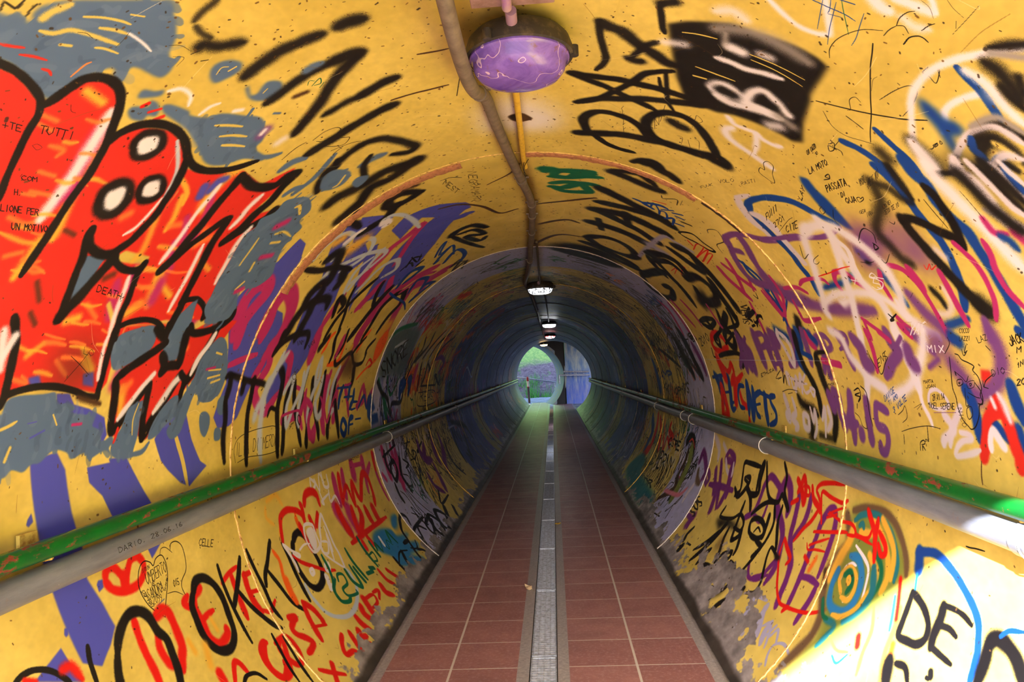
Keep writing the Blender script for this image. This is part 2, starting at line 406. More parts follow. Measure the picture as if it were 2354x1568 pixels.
Sm22 70 -1085,2555 -1061,2622
Sm19 60 -1242,2540 -1222,2582
Sg25 40 -818,2381 -741,2387 -685,2366 -613,2318
Sg25 40 -838,2341 -804,2353 -776,2378
Sy15 30 -854,2478 -842,2497 -867,2549
Sk1 40 -1104,1381 -1098,1382
Tk2.9 15 -1111,1390 -1102,1430 -1101,1383 COM
Tk2.6 15 -1146,1397 -1142,1416 -1134,1389 H,
Tk3.1 15 -1188,1390 -1174,1490 -1174,1382 LIONE PER
Tk3.3 15 -1222,1444 -1206,1542 -1207,1436 UN MOTIVO
Tk3.8 15 -1330,1811 -1341,1926 -1311,1806 DEATH
Tk1.9 15 -1509,1863 -1527,1968 -1490,1858 LO M
Tk2.8 15 -1022,1268 -1016,1313 -1009,1260 +TE
Tk3.1 15 -1004,1347 -984,1434 -987,1338 TUTTI
Sk1 20 -1033,1355 -1038,1372 -1029,1379 -1026,1364 -1033,1355
Sk1 30 -919,1358 -931,1371 -930,1386
Sk2 20 -1516,1817 -1541,1865 -1570,1915
Sk2 20 -1505,1884 -1538,1863 -1588,1822
Sk34 75 -656,1471 -641,1474 -625,1503 -600,1521 -576,1537
Sk19 85 -620,1392 -599,1383 -577,1378 -554,1374
Sk18 90 -626,1410 -628,1438 -621,1465
Sk44 60 -632,1657 -602,1649 -568,1644 -525,1637 -485,1641 -450,1644 -419,1648
Sk53 55 -372,1645 -348,1641 -313,1648
Sk38 60 -645,1812 -602,1809 -548,1795 -492,1787 -437,1786
Sk56 50 -428,1788 -393,1786 -358,1794
Sk43 55 -368,1806 -404,1831 -449,1867 -490,1908 -536,1959 -578,1991 -621,2021 -657,2042
Sk47 50 -310,1996 -345,2000 -391,2016 -430,2029
Sk35 80 -430,2029 -466,2026 -512,2033 -551,2037
Sk49 45 -354,2166 -405,2173 -463,2188 -521,2197 -573,2208 -623,2207 -682,2206
Sg32 60 -506,1772 -485,1767 -463,1769
Sg9 60 -651,1877 -640,1893
Sk44 60 -686,2405 -630,2391 -568,2368 -509,2359 -453,2386 -417,2443 -383,2520 -368,2575 -401,2604 -455,2562
SK18 80 -575,1860 -544,1868
SG2 30 -529,1840 -517,1824 -506,1836
SG3 30 -521,1853 -490,1835 -497,1861 -515,1856
SG2 30 -507,1880 -488,1864
Sk3 20 -631,2143 -587,2134 -551,2145 -540,2170 -558,2187 -607,2188 -626,2162
Ck3 20 -615,2220 -586,2198 -551,2240 -537,2260 -567,2285 -599,2257
Sk3 20 -615,2278 -547,2303 -516,2325
Sk3 20 -618,2309 -575,2296
Sk2 20 -586,2267 -583,2307
Sk3 30 -744,2131 -689,2123 -650,2128
Sg43 50 -572,2522 -524,2516 -481,2525
Sg20 50 -780,2033 -757,2070 -730,2092
Sg31 40 -778,2182 -728,2189 -693,2221
Sw32 90 -712,2029 -688,2030
Sp29 80 -729,1936 -697,1926
Sw15 80 -722,1930 -704,1924
Sk41 50 -759,2499 -719,2437 -681,2416 -639,2415
Sk30 60 -621,2367 -659,2418 -696,2442 -746,2467
Sk76 55 -778,2659 -729,2658 -674,2682 -608,2701 -525,2690 -463,2710 -409,2723 -386,2707
Sk70 55 -804,2868 -748,2860 -678,2837 -621,2778 -589,2773 -522,2792 -444,2752 -383,2711
Sk31 55 -611,2695 -584,2589 -566,2532 -522,2478
Sk41 50 -730,2908 -675,2844 -612,2762
Pg0 10 -737,2471 -698,2423 -653,2429 -622,2502 -629,2549 -674,2581 -721,2557 -744,2511
Pg0 10 -651,2630 -617,2603 -580,2641 -602,2680 -646,2691
Sy11 50 -643,2521 -686,2556 -709,2552
Sk58 40 -620,3075 -584,3027 -519,3034 -457,3123
Sk57 40 -620,3075 -591,3141 -524,3149 -457,3123
Sk60 40 -576,3129 -658,3212 -743,3201 -800,3177
SK39 70 -581,3014 -499,2993 -451,3016
Sw45 35 -693,3268 -670,3231 -671,3303 -698,3307
SW30 40 -673,3222 -628,3238 -590,3329 -573,3499 -576,3661
Sk44 50 -823,2947 -776,3002 -774,3104
SW30 30 -1014,2997 -938,2986 -869,3013 -825,3066 -823,3150 -860,3157 -946,3161
SW31 30 -977,3180 -900,3205 -831,3264 -790,3324 -786,3397 -834,3475 -898,3485 -971,3431 -1011,3373
Sw31 40 -873,3137 -809,3147 -763,3164
SW34 30 -1114,3242 -1031,3260 -945,3370 -866,3481 -799,3644 -811,3707 -882,3707 -972,3677 -1057,3626
SW35 30 -1080,3676 -972,3677 -878,3648 -789,3612
SW37 30 -1076,3815 -1001,3840 -897,3847 -818,3914 -799,3992 -855,4097 -937,4015
SW32 30 -1125,3668 -1046,3602 -961,3564 -862,3603
SO100 80 -889,3250 -836,3277 -802,3280
SO56 80 -894,3056 -860,3073
Sk37 45 -1063,3004 -1045,3144 -1002,3267 -981,3416 -976,3482
Sk69 45 -989,3124 -932,3162 -941,3217 -1000,3279 -1072,3343 -1110,3267 -1172,3233 -1251,3248 -1312,3229 -1387,3221
Sk72 45 -1004,3412 -1049,3491 -1094,3474
Sk52 45 -1235,3285 -1208,3305 -1168,3434 -1172,3511 -1215,3549
Sk70 45 -1200,3323 -1265,3360 -1332,3359 -1403,3352
Sk65 40 -1145,3345 -1210,3341
Sk42 35 -1248,3714 -1143,3643 -1165,3765 -1216,3758
Sk36 25 -1055,3746 -1139,3798 -1233,3890 -1344,3942
Sk44 25 -955,3962 -1064,3901 -1164,3846 -1270,3788 -1385,3762
Sk42 25 -1111,4258 -1013,4147 -964,4120 -1073,4220 -1115,4295 -1025,4318 -954,4353
Sk63 25 -939,4706 -1001,4558 -1112,4486 -1248,4501 -1354,4472
Sk65 25 -943,4682 -1035,4831 -1156,4782 -1284,4745
Sk66 30 -974,4350 -1094,4328 -1265,4267 -1366,4194
SB20 20 -1003,4406 -1015,4599 -1026,4912 -1069,5080
Sm54 25 -988,4080 -1057,4077 -1155,4077
Sm52 30 -1131,4388 -1225,4372 -1307,4342 -1360,4329
Sm42 25 -713,4849 -780,4718 -890,4681 -974,4609
Sm62 25 -666,5047 -774,4994 -877,5033 -968,5033
SB20 20 -638,4473 -567,4309 -517,4246 -607,4485 -498,4412 -531,4672
SB33 20 -639,4611 -666,4613 -565,4481 -514,4413
SB37 20 -624,4765 -494,4592 -471,4835 -566,5070
Sk28 20 -527,4927 -613,5018 -537,4999 -620,5169 -494,5074 -559,5269
SB50 20 -947,4458 -854,4408 -785,4426 -752,4518 -830,4531 -900,4501
SB42 20 -946,4803 -839,4718 -786,4869 -881,5006 -824,4991 -772,5131
SB54 20 -990,5029 -869,5086 -789,5112
Sk18 20 -843,4206 -767,4215 -775,4318
Sk20 20 -806,4232 -736,4160 -690,4246
Sk13 20 -735,4122 -735,4296 -680,4198
Sk29 20 -753,4368 -707,4360
Sk60 40 -468,4177 -430,4117 -324,4106 -258,4267
Sk33 40 -468,4177 -435,4401 -378,4685 -333,4860
Sk42 40 -422,4205 -326,4238 -290,4438 -395,4330 -336,4595 -283,4523
Tk4.5 15 -227,3068 -258,3600 -190,3098 NEGRAMARO
Tk4.6 15 -352,3139 -316,3370 -328,3092 Mest
Sk6 20 -352,3081 -306,3081 -261,3128
Tk3.1 15 -1004,2510 -974,2585 -989,2485 T.R
SO120 60 -1277,4857 -1227,4947
Pe0 10 -1489,4958 -1363,4891 -1300,4934 -1251,5000 -1325,5119 -1426,5125 -1513,5021
Se29 30 -1339,3894 -1368,3855 -1423,3847 -1463,3818
Se36 30 -1384,4150 -1455,4177 -1512,4153 -1533,3987
SO50 40 -1414,4334 -1496,4294 -1554,4195
Se40 30 -1433,4485 -1337,4524 -1285,4571
Se21 30 -1631,4678 -1570,4815 -1513,4989
SR20 30 -1530,4829 -1489,4867 -1522,4969 -1547,4907
Se8 30 -1610,3842 -1606,3990
Sk37 45 -1488,3160 -1444,3198 -1395,3286 -1363,3459 -1384,3517 -1439,3531
Sk41 45 -1377,3183 -1433,3188 -1477,3164
Sk30 50 -1589,2764 -1580,2798 -1606,2960 -1619,3106 -1638,3216
Sk41 40 -1691,2805 -1627,2815 -1589,2804
Sk37 40 -1691,2805 -1766,2832 -1838,2829 -1940,2847
Sk39 35 -1603,3037 -1683,3045 -1762,3041 -1860,3052 -1977,3056
Sk34 40 -1654,2943 -1621,2946
Sk47 35 -1541,3283 -1597,3366 -1675,3384 -1752,3376 -1862,3404 -1982,3408
Sk22 50 -1782,3265 -1747,3293 -1763,3380
Sk46 35 -1594,3511 -1645,3499 -1712,3475 -1814,3481 -1924,3481 -1978,3465
Sk42 35 -1623,3547 -1717,3584 -1814,3650 -1900,3697 -1968,3730
Sk48 35 -1578,3693 -1662,3684 -1771,3702
Sk49 35 -1616,3810 -1717,3853 -1828,3839 -1935,3816 -1983,3814
Sk46 35 -1783,3917 -1890,3997 -1961,4018
Sk51 35 -1580,3989 -1698,4012 -1826,4005
Sk55 35 -1637,4222 -1734,4237 -1840,4211 -1918,4179 -1964,4178
Sk51 35 -1764,4295 -1907,4375 -1985,4395
Sk30 45 -1471,4065 -1533,4153 -1451,4358 -1524,4521 -1515,4697 -1451,4728
Sk57 35 -1547,4545 -1622,4591 -1674,4579
PK0 60 -1511,4241 -1464,4474 -1585,4609 -1613,4432 -1582,4289
Sk42 40 -1370,3819 -1439,3753
Sk37 30 -1322,3951 -1378,3949 -1459,4009 -1513,4007
Sk32 30 -1312,4111 -1398,4148 -1471,4107
Sk29 30 -1336,4550 -1419,4440 -1465,4401
Sk33 30 -1341,4791 -1411,4699 -1467,4721
SW49 60 -1782,3117 -1738,3138 -1684,3189 -1617,3229 -1536,3279 -1474,3337
SW57 50 -1606,3209 -1668,3194 -1751,3192 -1843,3191 -1983,3210
SW36 40 -1677,3428 -1633,3461 -1599,3515 -1680,3519 -1758,3494 -1850,3518 -1764,3587 -1662,3667 -1577,3642
SW36 40 -1475,3282 -1547,3261 -1638,3216
SW42 40 -1534,3691 -1590,3685 -1686,3681 -1804,3663 -1864,3693
SW43 40 -1655,3873 -1566,3843 -1501,3858 -1605,3912 -1693,3858 -1801,3815 -1890,3849
SW45 40 -1606,3971 -1684,3965 -1752,3924 -1838,3989 -1793,4094
SW49 40 -1554,4239 -1637,4200 -1732,4194 -1813,4204 -1817,4270
SW43 40 -1635,4113 -1702,4115 -1754,4100
Sm53 35 -1581,4091 -1661,4069 -1753,4079 -1845,4088 -1939,4118
Sm37 35 -1726,3768 -1781,3879 -1840,3842 -1940,3869 -1885,3940
Sm38 35 -1881,3745 -1806,3697 -1737,3739 -1676,3743
Sm14 35 -1801,3463 -1791,3475 -1780,3656 -1808,3730
Sm23 35 -1724,4006 -1793,4094 -1878,4176 -1707,4267
Sm55 30 -1357,4090 -1422,4091 -1485,4081
Sm42 30 -1377,3679 -1453,3698 -1522,3680
Sm21 30 -1683,4366 -1659,4569
Sm43 30 -1671,4453 -1777,4560 -1867,4612
Sm45 30 -1835,4817 -1683,4884 -1781,4970 -1818,4785
Sm48 30 -1733,4976 -1816,5044 -1723,5155
Sm49 30 -1716,5183 -1786,5094 -1860,5245
SB16 25 -1681,4296 -1680,4533
SB52 25 -1677,4409 -1740,4375 -1803,4378
SB51 25 -1689,4564 -1748,4572
SB15 25 -1744,4472 -1746,4701
SB52 25 -1707,4679 -1768,4685 -1824,4628
SB18 25 -1788,4802 -1788,4641 -1833,4656 -1832,4762
SB32 25 -1829,4843 -1756,4959 -1849,5053
SB44 25 -1770,5086 -1842,5082 -1849,5210 -1775,5216
CB45 25 -1888,4491 -1941,4446 -1989,4513 -1937,4567
SB45 25 -1984,4613 -1899,4641 -1889,4719
SB14 25 -1935,4643 -1934,4721
SB13 25 -1908,4774 -1911,4914
PB0 10 -1785,5062 -1739,5133 -1809,5231 -1864,5312 -1906,5187 -1902,5386 -1973,5419 -1982,5216 -1916,5093
Tk4.7 15 -1875,3552 -1841,3624 -1854,3564 SH
Ck8 20 -1805,3680 -1827,3669 -1860,3708 -1824,3710
Sk4 20 -1958,2948 -1896,2936 -1854,2985 -1837,3118 -1834,3265 -1837,3359 -1864,3419 -1918,3424 -1959,3395 -1962,3249 -1951,3080 -1961,2969
Tk4.9 15 -1935,2948 -1933,3410 -1879,2951 ILIA DI MERDA
Tk3.8 15 -1647,3546 -1547,3553 -1639,3480 SOS
Tk4.0 15 -1450,3591 -1410,3649 -1426,3565 XRA
Tk3.7 15 -1437,3418 -1422,3496 -1414,3394 VNM
Pu0 30 -1342,5187 -1239,5341 -1180,5608 -1194,6077 -1388,6205 -1546,6188 -1635,6023 -1612,5665 -1644,5398 -1590,5241 -1467,5257
SG36 40 -1642,5292 -1751,5478 -1946,5794
Sk36 40 -1659,5273 -1751,5478 -1813,5694 -1949,5834 -1858,5867 -1857,6213 -1720,6283 -1577,6230 -1430,6287
SG26 40 -1629,5567 -1781,5798 -1635,6023
SG47 50 -1305,5185 -1217,5367 -1146,5785
SW35 60 -1379,5480 -1318,5773 -1440,5752
Tk21.6 15 -1645,5435 -1413,6060 -1520,5227 SNORE
SB71 30 -1815,6154 -1696,6125 -1701,6315 -1766,6175
SG61 40 -1826,5585 -1956,5676
Sk57 20 -1512,6873 -1648,6952 -1771,6945
Sk58 20 -1486,7197 -1629,7233 -1720,7144
Sk39 20 -1660,6326 -1514,6436 -1355,6610 -1242,6487
Sk51 20 -1492,6504 -1324,6831 -1176,6773
Sk43 20 -1454,6827 -1304,7033 -1119,7267
Sk44 20 -1438,7164 -1267,7338 -1106,7701
Sk38 20 -1432,7493 -1263,7789 -1160,8106
Sk54 20 -1533,7486 -1457,7548 -1308,7691
Sk36 20 -1729,7538 -1608,7536 -1510,7242
Sk38 20 -1764,7922 -1636,7862 -1745,8217 -1667,8297
Sv53 40 -1457,7548 -1426,7931 -1504,8275 -1612,8058
SB99 30 -1789,6524 -1685,6550 -1662,6426
Sm112 30 -1568,6678 -1655,6679
Sk20 25 -1742,7101 -1753,7989
Sk14 20 -1807,7023 -1815,7955 -1946,8057 -1942,7052 -1807,7023
Tk18.4 15 -1903,7171 -1917,7982 -1811,7144 REAS
SR33 40 -1380,8890 -1309,9191
SW30 30 -1714,10428 -1545,10652 -1713,11576 -1545,11557
Tk16.4 15 -2278,5366 -2440,5706 -2180,5425 TOTO
Sm95 40 -2188,5419 -2306,5441 -2414,5434
Sm91 40 -2212,5697 -2343,5699 -2469,5651
Sm86 40 -2254,5814 -2394,5785 -2549,5654
Sk19 25 -2247,5399 -2203,5867
Sk52 25 -2220,5462 -2306,5441 -2384,5481
Ck46 25 -2324,5568 -2389,5511 -2461,5546 -2399,5694 -2322,5688
Sk55 25 -2322,5896 -2450,5771 -2558,5808 -2611,5813
Sk26 25 -2345,5993 -2404,6125 -2425,5993
Sk50 25 -2477,5476 -2567,5448 -2630,5462
Sm42 40 -2366,5254 -2409,5296
Sk28 20 -2225,6339 -2292,6208 -2340,6185
Sk10 20 -2230,6192 -2235,6427
Ck16 20 -2318,6416 -2398,6382 -2357,6561
Sk29 20 -2158,6717 -2332,6713 -2354,6621 -2291,6950
Sk25 20 -2201,7322 -2306,7301 -2211,7577
Sv94 35 -2279,6738 -2404,6752 -2496,6906
Sv86 35 -2342,6987 -2459,6812 -2498,7090
Sv124 35 -2303,7508 -2463,7381 -2567,7382
Sv101 35 -2319,7918 -2474,7876 -2624,7575 -2726,7509
Sv77 35 -2597,6636 -2717,6619 -2816,6767
Sv83 35 -2557,7064 -2702,7004 -2825,6869
Sk27 20 -2479,6482 -2566,6326 -2668,6256
Sk26 20 -2769,6619 -2873,6387 -2869,6815
Sk66 20 -2397,8153 -2664,8011 -2863,8140
Sk73 20 -2332,8938 -2559,8787 -2777,8703
SL26 30 -2311,8697 -2345,9428 -2635,9376
Sk40 20 -2240,10126 -2590,9568 -2802,9288
Sk84 80 -2250,9004 -2405,10099 -2604,10303
Sm93 35 -2179,4584 -2239,4590 -2275,4583
Sm27 35 -2202,4593 -2216,4797
Sm78 35 -2191,4845 -2268,4835 -2323,4834
Sm47 35 -2245,5006 -2323,4834 -2410,4780
Sm70 35 -2206,4192 -2267,4188 -2321,4183 -2382,4183
Sm65 35 -2206,4371 -2294,4344 -2361,4321
SR55 30 -2222,4290 -2308,4262 -2393,4237
SR33 30 -2385,4224 -2301,4384 -2424,4413
SR47 30 -2432,4426 -2300,4508 -2424,4566 -2288,4759 -2321,4866 -2434,4863 -2511,4798
Sm45 30 -2190,5148 -2293,5113 -2395,5112 -2540,5133
SR46 30 -2186,5119 -2293,5113
Sw222 90 -32,2445 31,2407 97,2487
Sw183 90 -24,2550 79,2563
PK0 3 -7,2477 13,2455 44,2450 66,2478 79,2509 56,2530 28,2537 3,2515
Pk0 3 -1,2478 16,2464 37,2475 32,2519 7,2511
Sk3 20 -120,2047 -158,2231
SK8 30 -222,1898 -174,1904 -137,1903
SK9 30 -354,2131 -284,2135 -228,2139 -172,2136
SK11 30 8,3055 -49,3212 -163,3342
SK20 30 -432,3507 -324,3575 -225,3743 -147,3977 -45,3929
SK31 30 24,5071 179,4717 353,4654
SK22 30 55,3847 220,3733 373,3556
SK32 30 69,4378 229,4204 309,4234
Sy6 30 312,1652 308,1782 309,1931 308,2174 309,2529 311,2781
CR26 35 -2181,2041 -2158,2053 -2162,2089 -2207,2125 -2224,2125 -2186,2149 -2158,2175 -2160,2210 -2188,2232 -2221,2221 -2242,2183 -2242,2119 -2223,2070 -2199,2046
SR37 30 -2200,2128 -2227,2124
Sk4 10 -2380,2272 -2354,2287 -2317,2314 -2273,2343 -2230,2354 -2197,2346 -2187,2329 -2192,2301 -2209,2282 -2194,2268 -2183,2240 -2193,2212 -2223,2192 -2261,2187 -2306,2203 -2341,2229 -2380,2272
Sk3 10 -2187,2329 -2169,2341 -2171,2369 -2197,2402
Sk4 10 -2188,2391 -2166,2405 -2168,2441 -2194,2469 -2240,2473 -2276,2460 -2301,2421 -2325,2409 -2368,2420
Sk3 10 -2316,2321 -2324,2366 -2347,2403
Tk3.6 15 -2256,2229 -2249,2353 -2220,2230 UMBERTO
Tk3.2 15 -2267,2252 -2269,2271 -2257,2256 E
Tk3.5 15 -2304,2220 -2300,2309 -2271,2219 SANDRA
Tk3.1 15 -2324,2235 -2330,2284 -2300,2240 2099
Tk3.1 15 -2266,2191 -2331,2222 -2268,2208 5TOP-FOSI
Tk2.2 15 -2216,2216 -2214,2261 -2202,2218 11/01/04
Tk2.8 15 -2305,2313 -2269,2344 -2300,2309 04-04-56
Tk3.9 15 -2307,2367 -2310,2402 -2285,2371 015
Tk4.5 15 -2218,2578 -2248,2676 -2195,2595 CELLE
Sg3 50 -2334,2252 -2326,2296
SR28 30 -2352,2468 -2395,2425 -2375,2393 -2358,2426
SR35 35 -2358,2512 -2371,2464 -2410,2445 -2472,2454 -2533,2457 -2568,2498 -2558,2560 -2536,2572
SR23 35 -2464,2444 -2456,2490 -2454,2542
SR20 30 -2389,2661 -2370,2731 -2364,2803
SR34 30 -2379,2743 -2443,2741 -2502,2736 -2557,2730
SR20 30 -2410,2829 -2414,2888
SR37 30 -2409,2840 -2472,2826 -2532,2830 -2574,2848
SR16 30 -2484,2835 -2496,2899
SR20 30 -2570,2852 -2598,2910 -2574,2986
Ck37 25 -2359,2464 -2329,2498 -2333,2552 -2371,2603 -2432,2629 -2502,2623 -2568,2604 -2603,2548 -2594,2488 -2559,2449 -2503,2428 -2445,2428 -2397,2432
Sk23 25 -2321,2671 -2391,2669 -2469,2671 -2545,2674 -2641,2674
Sk31 25 -2340,2850 -2396,2799 -2450,2735 -2494,2676
Sk28 25 -2452,2753 -2521,2788 -2588,2832 -2655,2882 -2681,2917
Sk27 25 -2327,2923 -2419,2938 -2503,2948 -2593,2939 -2654,2956
Sk30 25 -2347,3152 -2417,3068 -2460,3004 -2501,2973
Sk29 25 -2450,3037 -2537,3079 -2626,3109 -2703,3173
Sk34 25 -2365,3267 -2456,3276 -2569,3270 -2677,3259
Sk42 25 -2407,3383 -2385,3434 -2388,3492 -2435,3538 -2514,3559 -2589,3556 -2647,3499 -2664,3405 -2631,3346 -2562,3322 -2492,3321 -2442,3347 -2407,3383
SR30 35 -2338,2122 -2394,2121 -2453,2125 -2506,2130 -2557,2126
SR37 35 -2361,2225 -2354,2267 -2375,2295 -2428,2302 -2490,2298 -2519,2275 -2556,2251
SR31 40 -2407,2210 -2453,2193 -2502,2202 -2529,2219
Ck38 25 -2391,2012 -2344,2047 -2312,2101 -2318,2155 -2350,2193 -2404,2212 -2442,2239 -2498,2237 -2552,2227 -2598,2192 -2598,2104 -2530,1988 -2464,1980
Sk19 25 -2331,1908 -2369,1900 -2407,1899 -2444,1897
Ck17 25 -2342,1635 -2314,1656 -2310,1704 -2330,1754 -2364,1792 -2397,1811 -2436,1791 -2391,1679
SR29 60 -2349,1799 -2354,1831 -2398,1853
SR15 60 -2323,1677 -2340,1708
SR37 35 -2645,2409 -2675,2407
SR23 30 -2705,2456 -2654,2509 -2668,2537 -2722,2551
SR28 30 -2673,2746 -2726,2695 -2786,2691 -2833,2726 -2826,2784 -2765,2838 -2717,2864 -2708,2809
Sk18 25 -2727,2498 -2719,2536 -2737,2589 -2779,2619
SO31 80 -2539,2412 -2605,2388
SO23 80 -2491,2340 -2535,2347
SO20 80 -2475,2507 -2522,2516
SR25 30 -2680,2760 -2671,2729 -2693,2690 -2738,2678 -2789,2687 -2826,2715 -2810,2765 -2783,2786
CR28 30 -2714,2846 -2736,2813 -2790,2822 -2832,2847 -2837,2889 -2796,2923 -2744,2921 -2714,2893
Sk19 25 -2672,2825 -2736,2813 -2808,2792 -2884,2777
Sk20 25 -2711,2886 -2769,2880 -2836,2865 -2926,2847
SR31 30 -2670,3008 -2686,3061 -2697,3045
SR32 30 -2690,3043 -2711,2985 -2748,2991 -2786,3034 -2820,3055 -2835,3012 -2837,2968
SR36 30 -2667,3187 -2739,3157 -2788,3143 -2843,3127
SR36 30 -2664,3192 -2718,3237 -2773,3248 -2801,3240
SR14 30 -2781,3155 -2812,3250
SR25 35 -2917,2946 -2961,2997 -3017,3065
SR26 35 -2942,3055 -3008,2977
SR28 30 -2898,3301 -2924,3243 -2970,3199 -2990,3271 -3036,3297
SR37 30 -2921,3373 -2968,3350 -3029,3337 -3035,3441
SR40 35 -2949,3456 -2984,3422 -2996,3471
SR44 35 -2892,3540 -2942,3533 -3026,3554
SR45 35 -2882,3667 -2929,3633 -3033,3673
SR48 30 -2874,3753 -2954,3718
SR20 30 -2878,3764 -2896,3879 -2942,3849 -2938,3718
SR23 30 -2889,3900 -2905,3977 -2940,3902
SR47 30 -2896,4056 -2948,4035 -2987,4079
SR37 30 -2832,4178 -2910,4177 -2954,4214
SR35 30 -2873,4286 -2946,4330
SR39 30 -3000,4274 -3031,4256
SR23 30 -3001,4366 -3036,4441
SR41 30 -2648,4240 -2686,4236
SR40 30 -2641,4355 -2695,4374
Se27 50 -2394,3151 -2449,3176 -2526,3144 -2600,3131 -2647,3134
Se36 60 -2533,3163 -2585,3151 -2646,3148
Se28 50 -2313,3496 -2369,3510 -2298,3508
SO23 70 -2201,3196 -2245,3184 -2290,3245
SO17 70 -2249,3409 -2317,3292 -2374,3259
SR32 30 -2384,3277 -2320,3304 -2273,3337 -2257,3419 -2279,3523 -2316,3588 -2365,3594
SR37 30 -2360,3598 -2285,3612 -2259,3599
SR37 30 -2352,3672 -2410,3682
SR40 30 -2354,3523 -2422,3536 -2498,3546
SR29 30 -2354,3793 -2407,3721
SR21 30 -2464,3324 -2516,3381 -2575,3492 -2625,3587 -2656,3681
Sm97 40 -2382,4076 -2468,4119 -2549,4155
Sm116 40 -2423,4270 -2514,4282 -2583,4287
SR71 30 -2389,4110 -2497,4122 -2568,4145
SR57 30 -2438,4344 -2538,4290 -2593,4294 -2522,4444 -2463,4458
SR66 30 -2489,4577 -2569,4576 -2595,4583
SR70 30 -2521,4722 -2587,4717
SR32 30 -2608,4076 -2609,4240 -2617,4539 -2627,4883
Pc0 15 -2660,4451 -2653,4609 -2710,4819 -2775,4849 -2818,5091 -2847,4922 -2909,5107 -2954,4982 -2929,4798 -3013,4958 -3032,4835 -2985,4669 -2921,4508 -2846,4514 -2774,4409 -2715,4384
Pc0 15 -2648,4969 -2664,5108 -2732,4967 -2715,4872
Sk32 25 -2710,5100 -2686,5199 -2728,5282 -2792,5253
Sk37 25 -2704,5115 -2772,5003 -2854,4975
Sk36 25 -2856,4516 -2951,4509 -3055,4507
Sk37 25 -2868,4713 -2953,4641 -3060,4638
Sk15 25 -2892,4812 -2861,4665 -2915,4494
Sk34 25 -2845,4854 -2859,4958 -2950,4914 -3051,4880
Sk16 25 -2891,5087 -2938,5000 -2901,4896
Sk29 25 -2943,4983 -2986,5068 -3072,5101
Sk25 30 -2823,5640 -2838,5228 -2926,5259 -2836,5366 -2905,5481
Sk33 30 -2846,5808 -2883,5565 -2982,5564 -2890,5792
Ck46 30 -2846,5808 -2956,5678 -3045,5706 -2966,5913
Ck46 30 -2865,6060 -2966,5913 -3059,5940 -2971,6196
Sk52 30 -2901,6392 -2993,6219 -3071,6140
Sk38 30 -2967,6629 -3048,6487
Sk45 30 -2931,5240 -3026,5171 -3084,5190
Sw24 15 -2393,3269 -2439,3294 -2501,3311 -2540,3307
Sw16 15 -2396,3280 -2436,3325 -2479,3395 -2485,3374 -2456,3333
Sw12 15 -2461,3415 -2452,3488 -2464,3554
Cw20 15 -2371,3571 -2389,3670 -2433,3674 -2500,3663 -2516,3607 -2506,3552 -2440,3533
Pw0 3 -2397,3578 -2399,3660 -2443,3663 -2497,3631 -2505,3570 -2442,3563
Sw24 15 -2475,3713 -2427,3752 -2369,3833 -2410,3844 -2470,3848 -2548,3837 -2610,3838 -2685,3807
Sw17 15 -2475,3713 -2530,3658 -2588,3700 -2651,3768 -2685,3807
Sw16 15 -2493,3708 -2516,3769 -2562,3722 -2547,3670 -2503,3676
Sw21 15 -2478,3800 -2533,3783 -2608,3743
Sw18 15 -2436,3815 -2500,3809 -2536,3796 -2572,3781
Cw22 20 -2572,3424 -2594,3417 -2593,3451 -2576,3458
Cw23 20 -2595,3616 -2625,3587 -2637,3622 -2607,3652
Cw18 20 -2638,3548 -2659,3532 -2656,3563
Cw26 20 -2687,3519 -2706,3555 -2711,3511 -2666,3554
SW26 30 -2609,3302 -2655,3295 -2714,3305 -2774,3325 -2828,3386 -2866,3485 -2867,3600 -2839,3708 -2795,3788 -2732,3818 -2693,3811
SG25 20 -2553,3626 -2624,3624 -2686,3591 -2738,3531 -2794,3531 -2823,3601 -2812,3645
SG24 20 -2690,3621 -2726,3536 -2794,3531
SG18 20 -2710,3640 -2681,3674 -2702,3733 -2752,3714 -2755,3629 -2800,3633 -2827,3735 -2811,3752
SG30 20 -2693,3790 -2766,3789 -2822,3836 -2780,3866 -2693,3874
SG28 20 -2719,3908 -2816,3919
SG29 20 -2607,3947 -2679,3944 -2750,3954 -2817,3963
SG26 20 -2796,4014 -2811,4100
SG28 20 -2784,4092 -2803,4146
SG32 20 -2605,4198 -2682,4195 -2809,4210
SG15 20 -2729,4219 -2734,4285 -2787,4266 -2776,4212
SG31 20 -2676,4336 -2778,4342
SG25 20 -2745,4370 -2705,4406 -2775,4437
SG11 20 -2770,4449 -2720,4514 -2797,4559 -2741,4612 -2794,4664
SG27 20 -2768,4670 -2699,4716 -2806,4762
Sw29 30 -2700,4532 -2751,4527
Sw21 20 -2159,3811 -2226,3807 -2201,3878 -2159,3811
Sw16 20 -2176,3875 -2247,3922 -2157,3959 -2218,4019
Sw22 20 -2157,3998 -2236,4007 -2248,4078 -2183,4082
Sw17 20 -2258,3913 -2326,3932 -2308,3909 -2288,4045
Sw19 20 -2271,4059 -2335,4042 -2320,4140 -2374,4170
SR42 30 -2275,3653 -2231,3700 -2229,3788 -2260,3856 -2317,3864
SO28 80 -2175,3221 -2164,3330 -2221,3384
Tk5.2 15 -2167,4554 -2170,4803 -2152,4551 CACYNO
Sk17 50 416,1626 408,1645 416,1677 428,1732 438,1761
Sk30 70 409,1629 437,1610
Sk21 50 271,1767 278,1842 293,1916 303,1968 297,2014 280,2058
Sk44 50 273,1766 298,1788 331,1800 364,1835 397,1864 431,1885 466,1911 492,1914
Sk23 60 424,1818 401,1849 388,1888 374,1929
Sk38 60 363,1942 386,1951 401,1943
Sk36 35 209,2098 253,2106 306,2103 360,2095 414,2097 461,2090 530,2086 598,2080
Sk31 40 212,2101 261,2137 318,2166 370,2201 431,2227 485,2251
